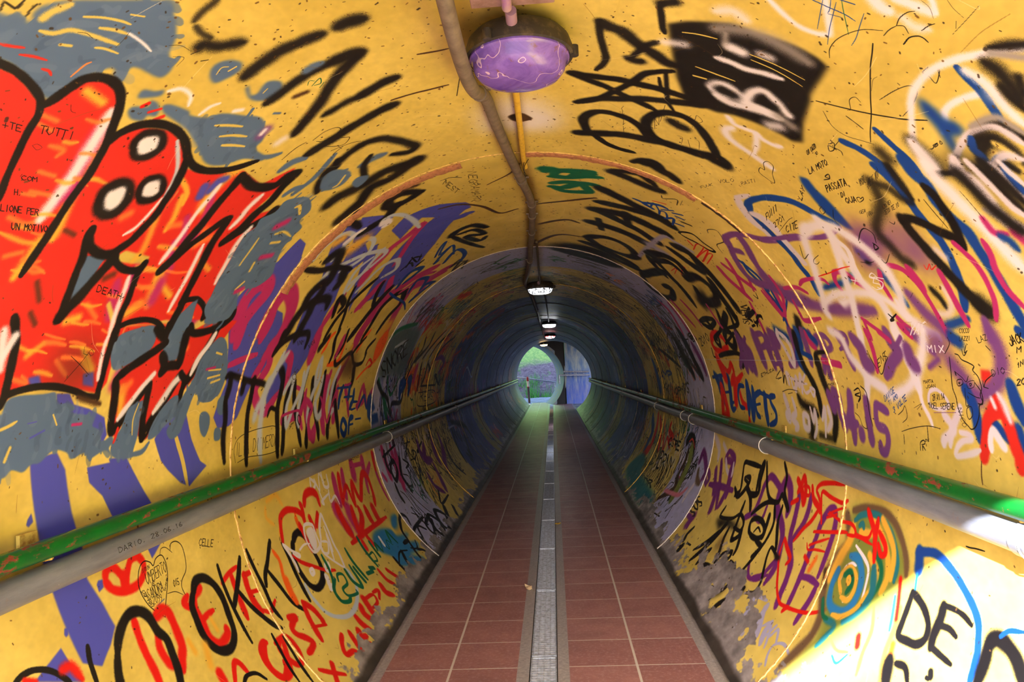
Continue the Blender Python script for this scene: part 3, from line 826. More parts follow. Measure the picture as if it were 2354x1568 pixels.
Sk25 40 237,2326 297,2275 354,2174 393,2093 418,2022 446,1989 492,1950
Sk36 40 233,2327 304,2271 374,2236 441,2192 507,2158 571,2117 615,2089
Sk15 60 477,1976 496,2072 515,2160 542,2210
Sk12 60 463,2016 481,2084 504,2117
Sk36 35 285,2618 263,2508 265,2451 293,2396 334,2376 380,2380 421,2395 465,2437 495,2504
Sk54 35 248,2628 305,2608 366,2578 426,2552 487,2536 549,2508 614,2491 677,2467 722,2436 759,2413 780,2427
Sk39 25 311,2630 358,2693 413,2720 466,2714
Sk36 35 588,2512 539,2494 496,2455 474,2385 480,2316 503,2266 538,2233 585,2224 633,2251 676,2302 715,2360 738,2398 759,2413
Sk54 60 549,2293 575,2307 602,2308
Sk62 40 741,2443 775,2437
Sk36 50 480,2832 517,2761 560,2739 605,2785
Pk0 8 438,1712 481,1674 531,1647 578,1621 632,1617 683,1604 736,1594 777,1593 813,1602 819,1655 827,1744 840,1775 864,1879 902,1975 881,2005 838,2012 765,2034 700,2060 659,2093 603,2102 547,2070 510,1981 490,1908 465,1818
SC50 95 551,1665 579,1644 634,1622 706,1620 772,1628
SC22 90 575,1670 590,1727 619,1726
Sw36 70 605,1720 630,1722
Sw28 85 673,1693 695,1689
Sw25 60 583,1795 618,1789 661,1788 704,1768 748,1751
Sw32 75 605,1959 621,1920 660,1917 702,1946 673,1964 644,1981 606,1965
Sw36 60 633,1993 670,2001 713,1982 760,1954 804,1940
Sw30 70 706,1958 709,1883 731,1849 768,1861 812,1887 829,1894
Sw33 60 717,1952 762,1941 815,1932
Sw43 90 805,2001 825,1978
SC38 90 807,1928 852,1934
Sk40 80 636,1950 670,1952
Sk29 90 741,1898 780,1893
Sw34 95 448,1804 492,1788
Sy5 40 479,1731 518,1717 562,1708
Sy6 40 545,1881 604,1878 654,1871
Sy7 40 550,1934 584,1926
Sy4 40 651,1715 719,1706 793,1701
Sy4 40 660,1736 727,1729 800,1732
Sw38 95 534,1594 565,1572 601,1586
Sw23 70 693,2087 723,2113 764,2101 786,2097 808,2142 827,2220
Sw33 70 723,2141 711,2179 729,2215 766,2234 816,2238 859,2241 901,2239
Sw24 70 791,2090 819,2104 854,2094 870,2075
Ck3 10 914,2272 898,2221 875,2215 869,2245 887,2282 872,2289 880,2323 908,2328 941,2319
Tk2.5 15 509,2408 528,2283 495,2314 NX
Sk2 20 597,2192 594,2214 613,2213 612,2175 636,2197 630,2223
Sk2 20 587,2393 607,2392 615,2453
Sk2 20 627,2390 647,2447
Sk2 20 644,2356 663,2366 677,2429
Tk2.3 15 387,2295 420,2533 382,2318 MMT
Sk66 45 522,2799 558,2786 599,2809 639,2814 673,2840
Sk74 45 415,3044 456,3055 518,3072 592,3080 641,3058
Sk51 45 422,3019 477,2979 534,2962 604,3024
SG70 35 117,3146 142,3151
SG54 35 116,3191 177,3162 261,3138 330,3113
SG40 35 152,3270 172,3190 232,3169 253,3196 234,3262 193,3259 162,3248
SG43 35 234,3262 283,3180 342,3141
SG51 30 141,3272 214,3270 295,3210 369,3174
SG53 30 152,3389 215,3349 289,3331 363,3316
SG52 30 146,3453 206,3457 280,3357 326,3430 328,3472 274,3510 207,3522 151,3452
Sk90 35 387,3356 458,3409 554,3457 652,3476 727,3490 787,3502
Sk82 35 389,3626 475,3597 566,3558 645,3514 721,3453
Sk105 35 383,3812 466,3764 561,3724 637,3719 715,3716 791,3694
Sk88 30 421,3823 529,3894 652,3926 742,3965 774,3943
Sk48 50 543,3674 586,3940
Sk38 50 414,4003 453,4271
Sk114 30 389,4141 497,4134 608,4125 694,4129 751,4117
Sk73 30 380,4633 433,4519 524,4441 614,4444 684,4510 723,4618 681,4746 571,4801 457,4766 380,4633
Sk116 30 366,4816 479,4858 616,4926 754,4912
Sk84 30 398,4994 540,5015 681,5047 831,4944
Sk262 60 217,5191 329,5087 428,5089 514,5122
Sk146 35 210,5294 304,5364 420,5253 561,5277 613,5251 534,5398 376,5429 235,5326
SB26 10 547,3353 587,3356 649,3383 599,3359 667,3279 706,3269
SB11 15 637,3383 640,3287 682,3366 691,3420
SB13 15 691,3420 686,3357 714,3345 734,3423 710,3427
SB16 15 725,3443 759,3363 775,3477
SB11 10 687,3330 736,3248
SB13 10 739,3289 781,3236
SB15 10 777,3421 819,3386
SB15 10 760,3310 798,3289
Sk14 10 797,3341 844,3302
SR9 10 630,3260 690,3213
Tk3.0 15 769,2779 797,2672 760,2763 FUUK
Tk2.8 15 807,2620 845,2523 796,2596 VOLO
Tk2.6 15 873,2506 899,2403 862,2486 RASTI
Sk6 20 651,3118 667,3150 718,3070 733,3144
Sk2 20 740,3045 745,3119
Sk16 10 826,3534 830,3493 876,3409 944,3414 1007,3392 994,3443 923,3490 865,3531 826,3534
Sk6 10 922,3236 910,3195 940,3125 994,3175 996,3223 992,3297 1037,3330
SL36 60 740,4564 751,4117 777,3766 841,3735 943,3679
SL85 70 751,4117 853,4091
SR8 15 938,3630 927,3506 961,3476 974,3628 983,3775 979,3539 988,3470 1017,3701
SR8 15 1020,3686 1001,3516 1019,3476 1040,3672
SR15 15 885,3558 917,3575
SR7 20 950,4362 956,4192 979,4373
SR12 20 959,4132 984,4062 993,4205 1019,4274
Sk74 30 858,3815 904,3759 970,3754 1048,3837 1000,3900 919,3923 845,3931
Sk73 30 775,4363 825,4192 917,4093 1009,4127 1050,4154
Sk58 30 823,4459 896,4224 993,4205
Sk66 40 1041,4256 1059,4056 1108,3979 1176,3963 1239,4027 1242,4205 1195,4315 1125,4252
Sk77 30 978,3757 1078,3771 1186,3784 1282,3784 1332,3780
Sk80 30 1126,3868 1215,3910 1319,3915 1389,3921
Sk70 30 842,5075 869,4836 924,4535 1013,4521 1119,4547 1217,4583
Sk58 30 847,5111 947,5283 1059,5186 1100,4972 1043,4779 1000,4908
Sk60 30 784,4419 853,4535 955,4600
Sk55 30 776,4274 858,4419 958,4480
Pk0 30 1155,4352 1153,4123 1224,4215 1281,4137 1259,4436 1196,4450
Sk40 25 1332,4773 1327,4520 1355,4372 1389,4574 1353,4722
Sk47 25 1300,4184 1416,4277 1335,4052 1425,4380
Sk29 25 1419,4229 1414,3968 1365,3873
Sv7 20 112,3094 113,3096
Sm49 25 1093,3567 1160,3571 1230,3531 1304,3474
Sm38 25 1083,3467 1140,3433 1203,3388 1259,3324
Sm37 25 1075,3358 1170,3426 1261,3500 1275,3492
Sm28 25 1118,3254 1198,3299 1267,3359
Sm32 20 1318,3522 1393,3547 1467,3557 1519,3579
Sm28 20 1286,3258 1355,3236 1427,3197 1483,3187
Sm26 20 1262,3127 1327,3124 1407,3167 1445,3178
Sm24 20 1300,3106 1372,3125 1420,3155
Sm54 25 1131,5240 1265,5259 1382,5256 1442,5160
Sm53 25 1117,5088 1243,5057 1353,4977
Sm50 25 1151,4820 1259,4787 1359,4770
Sm39 25 1247,4308 1359,4323 1439,4269
Sm56 25 1065,5485 1164,5428 1288,5477 1396,5516
SB25 20 1102,3231 1156,3200 1219,3169 1285,3173 1263,3161
SB31 20 1128,3205 1176,3231 1251,3203 1330,3192 1403,3159
SB14 20 1442,3219 1358,3045 1334,3062
SB23 20 1295,3144 1368,3164 1471,3200 1514,3213
Sp32 30 1008,3178 988,3116 999,2999 1044,2884 1085,2802 1111,2696 1132,2566 1151,2490
Sp47 30 988,3116 1047,3195 1097,3256 1165,3296 1229,3261 1275,3121 1319,3050 1360,2979 1396,2887
Sp52 30 1018,2981 1076,3017 1147,3076 1213,3091 1273,3087
Sp34 35 1047,3195 1080,3115
Sl23 40 892,2639 905,2589 916,2546
Sl51 35 898,2642 943,2700 998,2732 1060,2713 1093,2722
SB27 30 942,2650 934,2599 943,2525 970,2438 1007,2365 1045,2319 1087,2284
SB37 25 937,2608 963,2664 1011,2691 1066,2688 1119,2687 1176,2678 1237,2694 1281,2676
Sl40 35 978,2676 1016,2634 1067,2623 1112,2646 1173,2646 1236,2645
Tk4.1 15 1030,2628 1020,2476 1008,2585 FUIII
Tk4.0 15 1069,2615 1061,2487 1051,2598 2701
Sk2 20 1090,2623 1072,2487 1071,2438
Tk4.6 15 1108,2575 1112,2458 1085,2538 CITE
Tk26.8 15 1369,3747 1439,3607 1343,3592 VLS
Tk8.8 15 1313,3696 1422,3847 1324,3593 VEMS
Tk19.7 15 1450,3725 1440,3590 1427,3686 -I
Sk43 20 1476,4570 1375,4541 1320,4602
Sk34 20 1313,3975 1383,4004 1496,4114
Sk8 20 1287,3401 1309,3373 1280,3351
Sk56 50 1455,3050 1504,3101
Sw17 70 624,1482 670,1509 709,1522 746,1515 762,1503 768,1492 749,1455 726,1414 714,1391
Sw33 60 781,1329 810,1340 827,1339
Sw26 60 817,1301 845,1292 869,1285 887,1280
Sw13 70 892,1275 873,1258 862,1251
Sw27 90 855,1333 882,1336 902,1321
SB3 10 699,1421 735,1418 768,1413 792,1415
SB3 10 743,1381 770,1372
SB2 10 728,1395 737,1421 739,1436
SG2 10 746,1382 765,1412 800,1463
SB2 10 715,1406 725,1441 742,1499
SB2 10 739,1393 750,1435 762,1479 780,1530
SB2 10 795,1381 806,1423 816,1459 820,1489
SB2 10 741,1437 765,1427
Sk2 15 857,1361 851,1338 854,1314 862,1301
Sk2 15 857,1361 868,1351 884,1360
Sk2 15 853,1406 853,1381 857,1363
Sk3 15 893,1394 891,1369 899,1352 908,1347 922,1348
Sk2 15 897,1333 899,1313 904,1298
Sk1 15 855,1269 876,1273 896,1290
Sk1 15 888,1234 907,1242 930,1245
Sk1 15 940,1293 936,1246 931,1199
Sk1 15 926,1262 936,1277
Sk2 15 803,1569 790,1540 788,1500 798,1460 815,1425 845,1395
Sk3 15 849,1445 862,1473 880,1514 908,1566 935,1613 964,1661 992,1715 1015,1752
Sk4 15 849,1754 878,1732 920,1697 958,1660 989,1624 1018,1587 1047,1537
Sk2 15 948,1592 953,1534 962,1492 975,1480 989,1493 1003,1537 1009,1584
Sk1 15 921,1584 905,1548 906,1529
Sk2 15 959,1405 960,1427 975,1425 994,1427 979,1393 973,1392 990,1406
Sk2 15 921,1693 903,1665 907,1642 924,1645
Sk3 15 927,1730 977,1728
Sk2 15 879,1775 921,1807 962,1805 1001,1771 1024,1749
Tk2.9 15 1107,1605 1106,1568 1101,1602 JB
Ck2 20 1107,1565 1100,1558 1107,1558
Tk2.8 15 940,2020 939,1951 928,2003 CHI CAZZO
Tk2.7 15 956,1987 955,1969 949,1981 SEI
Sk3 15 953,1894 960,1871 974,1899 969,1919 956,1899 978,1891 970,1890 988,1881 1001,1891
Sk2 15 967,1877 963,1840
Tk3.9 15 987,2104 996,1983 971,2084 LA MOTO
Sw19 60 1035,1211 1020,1239 1000,1289 982,1334 969,1392 969,1440 979,1491 998,1533 1027,1573 1060,1616 1089,1638
Sw17 60 1062,1361 1051,1403 1047,1445 1053,1477 1071,1500 1089,1532
PB0 10 997,1504 1004,1492 1044,1489 1067,1495 1074,1480 1100,1474 1111,1478 1114,1499 1103,1517 1124,1527 1150,1542 1154,1555 1123,1551 1088,1540 1056,1531 1029,1529
SB20 30 994,1354 1027,1358 1062,1361 1093,1370 1124,1379
Sw26 70 1009,1346 1039,1338 1072,1339 1112,1346 1153,1342
Pw0 15 1064,1369 1078,1339 1096,1343 1081,1359
Sk34 80 1016,1297 1043,1292 1075,1297 1110,1306
Sk21 80 1030,1207 1015,1233 1000,1263
Sk20 80 1073,1271 1104,1291
SC15 80 1009,1272 1049,1229
SB23 25 996,1696 1028,1698 1063,1698 1105,1695 1145,1700
SB28 25 970,1837 1010,1813 1054,1799 1096,1793 1117,1789
Sk43 85 1066,1634 1097,1635 1130,1632 1167,1641
Sw43 60 1069,1635 1109,1641 1151,1640
Sk40 85 1049,1755 1072,1756
Sk23 70 1135,1493 1121,1449 1121,1403 1144,1381 1178,1368
Sk29 75 1182,1508 1159,1474 1155,1441 1179,1418 1219,1409
Sk21 70 1224,1523 1202,1485 1202,1456 1231,1438
Sk25 70 1071,1315 1098,1317 1127,1315
SB14 40 1211,1509 1192,1467 1193,1433
Sl18 50 1176,1607 1154,1572 1130,1514 1118,1469 1122,1428 1133,1403 1153,1391 1187,1377
SC17 80 1107,1452 1109,1410 1118,1379 1144,1368 1168,1358
Sk33 80 1151,1485 1140,1461 1147,1432 1169,1421 1199,1419
Sy20 70 1159,1438 1185,1425 1212,1419
Sl20 60 1198,1481 1191,1438 1215,1405
Sk13 80 1219,1488 1208,1455
SB20 40 1129,1478 1150,1495 1175,1493 1215,1506
Sk15 70 1155,1673 1176,1607 1195,1562
Sk20 80 1150,1558 1172,1585 1196,1588
Pk0 30 1135,1602 1179,1490 1267,1455 1315,1498 1276,1516 1218,1532 1195,1546 1183,1598 1158,1612
Sl34 50 1149,1567 1183,1581 1215,1568 1256,1564 1291,1567 1322,1559 1351,1530
Sk25 70 1179,1540 1205,1518 1243,1512 1278,1510 1315,1498
Sl21 50 1197,1491 1224,1482 1258,1481 1288,1474
SB20 40 1208,1462 1243,1467 1275,1463
Sw47 65 1126,1659 1172,1666 1220,1659 1255,1653 1288,1645 1321,1635 1358,1626 1389,1617 1437,1598
SB35 30 1090,1712 1131,1721 1177,1711 1223,1728 1275,1720 1318,1700 1361,1702 1410,1698 1457,1695 1509,1693 1554,1687 1582,1678
SC19 80 1282,1598 1309,1573 1339,1559 1365,1541
Sm19 60 1300,1623 1337,1618 1350,1584
SB23 70 1351,1607 1366,1590 1390,1581
Sm22 70 1350,1561 1375,1549
Sk35 75 1178,1593 1218,1587 1266,1581 1299,1568 1336,1549 1356,1534
Sk25 70 1180,1505 1213,1496 1250,1490 1295,1480
Sl19 50 1166,1541 1208,1536 1252,1529 1295,1520 1322,1504
Sl15 50 1196,1464 1226,1460 1261,1449
SB34 25 1068,1822 1103,1815 1142,1813 1185,1816 1234,1823 1276,1820 1318,1815 1363,1820 1407,1832 1465,1853 1509,1878
Sk29 60 1086,1778 1134,1791 1190,1801
PB0 6 974,2160 994,2137 1037,2154 1081,2151 1131,2154 1192,2157 1205,2154 1189,2185 1150,2213 1114,2227 1064,2216 1020,2201 990,2185
SB28 30 954,2480 988,2404 1025,2345 1075,2305 1123,2262 1168,2216
SB39 25 1032,2681 1095,2692 1153,2686 1208,2682 1259,2690 1311,2682 1367,2700
Sl34 40 1022,2655 1108,2642 1172,2650 1238,2631
SB26 70 1548,1996 1542,1943 1534,1882
SB27 80 1349,2652 1351,2531 1349,2417 1328,2328
SB30 60 1270,2225 1306,2211
SB28 60 1352,2179 1393,2169 1433,2150 1471,2140
Pp0 40 1177,2149 1197,2089 1231,2066 1232,1999 1228,1912 1283,1910 1320,1902 1365,1884 1388,1907 1364,1972 1320,2014 1292,2078 1336,2132 1342,2242 1297,2262 1231,2249
Py0 30 1254,1971 1281,1950 1307,1968 1296,1985 1273,1988
Sk41 85 1097,1893 1129,1905 1165,1931 1190,1981 1222,2039 1251,2051 1292,2038 1332,2028 1356,1998
Sk30 85 1115,1877 1141,1848 1175,1837 1200,1814
Sk29 35 1176,1724 1206,1717 1242,1721 1280,1725 1316,1735 1352,1747
Sk28 35 1237,1906 1235,1870 1264,1827 1297,1792 1321,1758 1343,1743
Sk37 35 1227,1900 1267,1903 1318,1894 1362,1881 1401,1867 1446,1847 1480,1827 1513,1806 1525,1801
Sk54 60 1501,1806 1520,1789
Sk23 80 1439,1977 1469,1959 1496,1955
Sl24 90 1440,1923 1492,1925 1515,1965 1507,2014
Sl26 90 1337,1855 1363,1840
Sp20 30 1080,2796 1106,2691 1135,2531 1161,2449 1181,2346 1177,2215
Sp56 60 1324,3008 1390,2849 1432,2678 1452,2506 1470,2355
Sp84 60 1221,3116 1289,3062 1346,2962 1392,2828
Sp46 60 1435,2105 1502,2068 1547,2022 1587,1996
Sp28 50 1545,1819 1594,1825
Sm20 30 1304,2988 1316,2860 1351,2791
Sm19 25 1312,2815 1299,2758 1305,2652 1320,2588 1341,2568
Sm27 25 1383,2497 1346,2505 1317,2483 1308,2452 1321,2397 1357,2365 1396,2322
Sm24 25 1351,2185 1387,2212 1418,2211 1445,2210
Sm22 25 1339,2115 1359,2065 1393,2038 1437,2022 1494,2014 1544,2009 1587,2007
Sm31 30 1361,2029 1399,2020 1435,2014
Sm23 30 1396,1899 1426,1900 1475,1901 1517,1899 1552,1895
Sm18 35 1334,1772 1359,1759 1393,1744 1427,1739 1469,1742 1503,1750 1545,1775
Sm20 35 1349,1670 1384,1673 1426,1687 1476,1685 1523,1659
Sm25 25 1366,2979 1423,2985 1461,2971 1463,2805
Sm21 25 1490,2459 1539,2464 1567,2464
Sm19 25 1489,2467 1526,2411 1569,2339
Sm24 25 1504,2231 1531,2208 1551,2177
Sm28 25 1277,3231 1352,3206 1418,3174 1344,3071 1290,3050 1233,3045
Sw48 50 1115,2304 1155,2300 1190,2307 1233,2321 1285,2328 1345,2333 1398,2309 1445,2283 1504,2275 1549,2279 1575,2271
Sw46 60 1138,2459 1130,2412 1141,2314 1168,2251 1202,2221 1244,2188 1291,2162 1334,2144 1381,2142 1433,2150 1482,2177 1512,2177
Sw48 60 1127,2406 1148,2479 1197,2535 1257,2585 1326,2640 1388,2685 1432,2722 1461,2714
Sw45 50 1155,2300 1190,2307 1252,2359 1315,2407 1364,2436 1413,2461 1486,2508 1564,2548
Sw34 70 1407,2689 1386,2579 1391,2470 1403,2364 1426,2278 1455,2227 1492,2187 1533,2130 1564,2081
Sw24 30 1200,2305 1251,2279 1306,2307 1351,2317
Pw0 10 1405,2574 1406,2489 1425,2475 1443,2552 1424,2568
Sw23 70 1451,2188 1486,2180 1543,2139 1568,2061 1585,2050
Tw5.1 15 1360,2404 1412,2226 1325,2349 + 5
Tw4.6 15 1390,2667 1415,2490 1363,2619 JSS
Cw4 15 1369,2222 1359,2263 1348,2233
Sw5 15 1356,2259 1368,2234 1387,2206 1404,2231 1397,2253
Tw4.9 15 1567,2217 1583,2084 1543,2191 YASU
Tk4.9 15 1061,2113 1076,1997 1041,2092 PASSATA
Tk4.2 15 1098,2074 1099,2044 1085,2059 DI
Tk4.7 15 1123,2078 1129,2020 1106,2064 QUA
Ck3 10 1135,2015 1121,2011 1123,1997 1128,1997 1127,1981 1134,1989
Tk2.1 15 1098,1948 1095,1910 1079,1931 AMORE
Tk2.1 15 1114,1927 1100,1842 1094,1902 PRETE VOI
Sk4 10 1026,2070 1032,2042 1020,2026 1020,2050 1032,2042
Tk2.5 15 1184,1946 1178,1888 1174,1939 IERO SEI
Tk2.5 15 1200,1956 1195,1869 1188,1945 TESO TE.IO
Tk2.3 15 1166,2064 1169,2025 1157,2050 GEA
Tk2.3 15 1185,2042 1183,2004 1172,2029 IVAN
Tk4.4 15 1041,2285 1015,2200 1023,2277 LAY
Sk3 10 1082,2222 1093,2217 1108,2216 1113,2245 1096,2239 1090,2211
Sk3 10 1117,2172 1142,2208 1168,2216
Sk3 10 1222,1961 1233,1950 1228,1938
Sk4 10 1238,2179 1215,2131 1210,2101 1223,2083 1240,2079 1264,2097
Ck5 10 1261,2114 1279,2103 1282,2128 1265,2112 1275,2104
Pk0 5 1301,2219 1317,2195 1322,2216 1311,2233
Sk3 10 1303,2254 1313,2220 1316,2179
Sk3 10 1317,2130 1331,2119 1309,2072
Sk4 10 1170,2564 1221,2613 1213,2553
Sk3 10 1231,2489 1239,2545 1251,2564 1259,2546 1254,2518
SR3 30 1368,1947 1382,1945 1369,1920 1385,1926 1377,1895
SR4 40 1303,2604 1304,2504 1302,2406 1305,2339
Sk3 10 1205,1762 1243,1762 1295,1756
Sk7 10 1489,2275 1509,2258 1511,2281 1493,2228
Sk2 10 1438,2077 1450,2101
Sk2 10 1221,1628 1253,1625 1291,1622 1306,1621
CR47 30 1471,4712 1437,4579 1443,4469 1484,4404 1536,4411 1561,4625 1526,4752
Sk33 30 1457,4497 1524,4563 1475,4624 1425,4374
Ck47 30 1432,4250 1459,4169 1502,4169 1542,4234 1525,4311 1471,4353
Sk18 30 1514,4402 1455,4112
Sk30 35 1590,4702 1578,4534 1576,4286 1600,4145 1627,4087
Sk30 30 1667,4229 1627,4110 1654,4073
Sk61 30 1444,4044 1527,4041 1614,4071
Tk14.0 15 1506,5099 1477,4757 1446,5082 2010
Sk17 10 1532,4828 1587,4858 1596,4806
Sp88 30 1485,4067 1580,4118 1680,4149
Sp90 30 1535,4007 1621,4056 1674,4050
Sp42 30 1667,4278 1606,4178 1491,3938
Sp72 30 1583,3963 1680,3991
Sp94 30 1481,3750 1581,3773 1649,3774
Sp34 30 1487,3760 1487,3623 1542,3626 1563,3749
Sp72 30 1509,3561 1579,3618 1661,3620
Sp20 30 1572,3646 1569,3534
Sp21 30 1650,3626 1650,3522
Sp76 30 1494,3487 1581,3515 1667,3522
Sp60 30 1500,3495 1515,3430 1560,3455
SB52 60 1482,3385 1522,3279
Sp51 30 1492,3211 1557,3232 1630,3267 1656,3383
SB52 35 1497,3130 1559,3150 1620,3243 1683,3216
Sp52 30 1501,3066 1577,3088 1652,3108
Sp41 30 1515,2992 1565,2998 1539,2920 1615,2938 1686,2987
SB23 35 1601,3166 1623,3081
Sp28 30 1530,2899 1542,2843 1585,2830 1601,2925
Sp44 30 1569,2893 1700,2939
SB30 40 1503,3029 1556,2964
Sm33 30 1508,3035 1553,3036 1585,2993
Sl38 25 1483,3370 1516,3399 1574,3374 1657,3337 1598,3293 1538,3299 1496,3355
Sp53 30 1534,2726 1593,2701 1667,2693
Sp23 30 1529,2741 1542,2662 1576,2676 1596,2755
Sm31 20 1639,2971 1658,2808
Sk22 55 1653,3057 1609,3017 1602,2891
Sk56 45 1628,3023 1701,3035 1777,3013 1841,2988 1896,2986 1963,3016
Sk45 40 1506,3170 1589,3210 1667,3202 1743,3153 1810,3130 1879,3136
Sk47 80 1807,3391 1841,3350 1864,3222 1881,3176
Sk84 80 1938,3274 1967,3267
Sk30 85 1969,3175 1972,3017
SB92 35 1723,5011 1785,4942 1832,4949
SB21 35 1740,5099 1721,4782
SB88 25 1760,4855 1889,4860
SB78 25 1741,4655 1911,4692
SB18 25 1844,4863 1830,4673
SB41 25 1882,4706 1946,4677 1934,4589
SB19 25 1911,4692 1892,4598
CR77 30 1799,4891 1903,4836 1991,4806 2007,4932 1892,4924
SR103 30 1613,4767 1690,4747 1742,4715
SR38 30 1621,4748 1697,4607 1645,4460 1753,4471 1708,4274
SR46 30 1777,4603 1732,4477 1883,4409 1916,4277
SR74 30 1768,4512 1890,4570
SR42 35 1970,4294 2021,4280 2072,4257
SB31 22 1784,4319 1787,4422 1845,4490 1913,4475 1922,4376
SB69 22 1768,4233 1849,4267 1943,4287
SB63 22 1795,4230 1886,4217 1963,4200 1871,4163 1792,4136
SB38 22 1806,3994 1843,4126 1932,4123 1954,4065
SB16 22 1888,4127 1877,4035
SB26 22 1808,4037 1831,3849
SB64 22 1822,3922 1896,3941 1974,3926
SB35 22 1821,3748 1831,3829 1866,3829 1910,3773 1957,3788 1983,3889
Sl22 30 1695,3482 1750,3478 1695,3465 1727,3429
Cl18 30 1722,3424 1771,3429 1748,3367
Sl26 30 1781,3405 1716,3358 1758,3345 1704,3290 1788,3321
Sl16 30 1703,3233 1746,3293 1787,3277 1774,3214
Sl10 30 1746,3293 1744,3236
Cl17 30 1764,3208 1798,3189 1772,3160
Sl51 30 1820,3590 1896,3560 1910,3598 1934,3557
Sl37 30 1826,3479 1890,3462 1921,3520 1953,3452 1972,3487
Cl34 40 1894,3359 1945,3361 1951,3305 1900,3304
Sl27 40 1857,3259 1915,3240 1864,3208 1942,3208 1985,3244
Sl27 40 1897,3130 1847,3085 1967,3112
Sl34 40 1844,3048 1900,3034 1941,3082
Sp49 30 1786,3007 1822,2979 1782,2913 1873,2922
Sp56 30 1881,2903 1898,2898
Tk5.7 15 1723,3908 1685,3643 1705,3900 ETHUSA
Sk4 15 1708,3628 1684,3555 1726,3661 1719,3568 1731,3630
Sk9 15 1673,3511 1747,3557 1707,3508 1757,3515
Sk5 10 1793,3607 1778,3497 1782,3376
Sk4 10 1801,3528 1793,3459
Tk3.0 15 1748,2995 1736,2885 1739,2989 PATATA
SW3 20 1606,5206 1627,3954 1641,2880
Sd46 40 1540,5906 1639,5715 1763,5460
Tk26.8 15 1904,7500 1933,6494 1832,7434 XXINOR
TB30.8 15 1788,7606 1795,6725 1703,7627 AMP
Tk32.5 15 1908,6371 1887,6053 1818,6351 VS
Tk19.3 15 1403,5389 1472,5302 1392,5232 CHIS
Pm0 20 1522,5453 1533,5391 1550,5466
Sk139 35 1350,5614 1490,5602 1603,5565
Sk95 35 1499,5623 1640,5541 1745,5440
Sk114 35 1394,5952 1559,5947 1731,5761
Sv85 40 1488,5378 1606,5322 1709,5281
Sk43 30 1466,7048 1568,6640 1666,6255
SB185 40 1628,7800 1803,7785 1899,7725
SR120 30 2209,7878 2367,7839 2576,7864 2648,8095
SR72 30 2210,7717 2383,7492 2534,7323
SR33 30 2212,7413 2384,7269 2515,7077 2366,7089 2448,6816
SR57 30 2214,7001 2295,7052 2337,6806 2374,6944
SB122 30 2249,8269 2388,8060 2496,8089 2610,8129
Tk24.6 15 2427,6920 2421,6331 2349,6917 OSRE
Tk29.0 15 2695,7387 2675,6265 2530,7488 CIBRNY
Tk24.3 15 2901,7100 2853,6685 2840,7216 DR
Pt0 30 2946,8408 2666,8126 2721,7726 2839,7584 2876,6442 2961,6329 3068,6873
Sk78 30 2307,6120 2259,6020 2263,5877 2329,5812 2444,5838 2568,5891 2704,5852 2790,5904
Sr18 40 2298,6032 2267,5919 2324,5772
Sj133 30 2338,5892 2444,5838 2583,5858 2684,5856 2782,5821
SK64 30 2370,5995 2466,5994 2593,6038 2704,5957 2863,6226
Sz42 50 2773,6191 2717,5713 2628,5566
Sl49 30 2573,5425 2660,5487 2728,5488
Sn58 50 2462,5460 2523,5397 2540,5287
Sv64 40 2399,5511 2320,5442 2428,5237 2503,5275
Sv49 30 2516,5103 2460,5228 2426,5167 2462,5080 2509,5114
Sl70 50 2172,5142 2236,5008 2311,4984
Sl38 50 2193,4903 2240,4786
Sv53 35 2313,4885 2466,4776 2598,4655
Sv46 35 2226,4735 2285,4785 2290,4608 2427,4559 2499,4549
Sv51 35 2223,4707 2257,4575 2349,4614
Sv29 40 2496,4993 2461,4751 2433,4469
Sl36 30 2285,4785 2347,4702 2358,4578 2286,4582
Sp34 60 1549,2209 1580,2168 1624,2112
Pp0 30 1555,2105 1567,2015 1606,2020 1638,2063 1644,2125 1596,2129
Sw45 60 1517,2778 1549,2706 1620,2691 1672,2636 1713,2591 1742,2490
Sw41 40 1532,2527 1597,2559 1680,2587 1738,2624 1789,2652
Sw44 40 1545,2289 1598,2282 1657,2274 1707,2264 1742,2263
Sw42 70 1554,2123 1609,2163 1657,2214 1693,2256 1738,2336 1764,2454 1743,2507 1704,2586
Sw20 50 1742,2263 1785,2263 1825,2240 1851,2231
Sp47 30 1542,2346 1588,2340 1616,2316 1656,2390 1699,2456
Sp63 30 1553,2611 1597,2577 1647,2581 1663,2541
Sp16 40 1569,2266 1611,2342
Sp56 40 1606,2253 1642,2258 1668,2234
Sm25 30 1534,2485 1591,2485 1656,2501 1684,2512
Sm21 30 1543,2394 1577,2345
Sm26 25 1525,2244 1549,2222 1572,2200
Tw5.8 15 1564,2214 1562,2116 1530,2167 YAS
Tw5.5 15 1623,2142 1622,2052 1603,2134 MIX
Sp62 28 1782,3011 1841,2983 1775,2949 1828,2921 1874,2929
Sp56 30 1880,2899 1902,2896
Sp57 28 1773,2798 1831,2817 1890,2850 1889,2778
Sp58 28 1857,2817 1909,2815 1960,2817
Sp56 28 1920,2749 1932,2747
Sp56 28 1797,2665 1864,2675 1913,2672 1949,2667
Sp39 28 1825,2514 1812,2558 1810,2591 1851,2608 1882,2601 1893,2546 1931,2539 1969,2563 1969,2597 1942,2600
Sp54 60 1571,1819 1613,1814 1653,1819 1694,1848 1724,1894 1737,1928
Sp62 70 1658,2041 1696,2009 1739,1988 1750,1953
Sp19 80 1644,2101 1668,2164
Py0 40 1620,1986 1634,1923 1659,1899 1671,1915 1652,1954
SB41 50 1581,1992 1595,1970
SB43 30 1734,2012 1771,1997 1813,1993 1868,1995
SB30 35 1814,1925 1840,1892 1860,1863
SB41 30 1713,1814 1755,1811 1804,1799
SB36 40 1829,1828 1872,1818
SB23 30 1577,1714 1589,1700
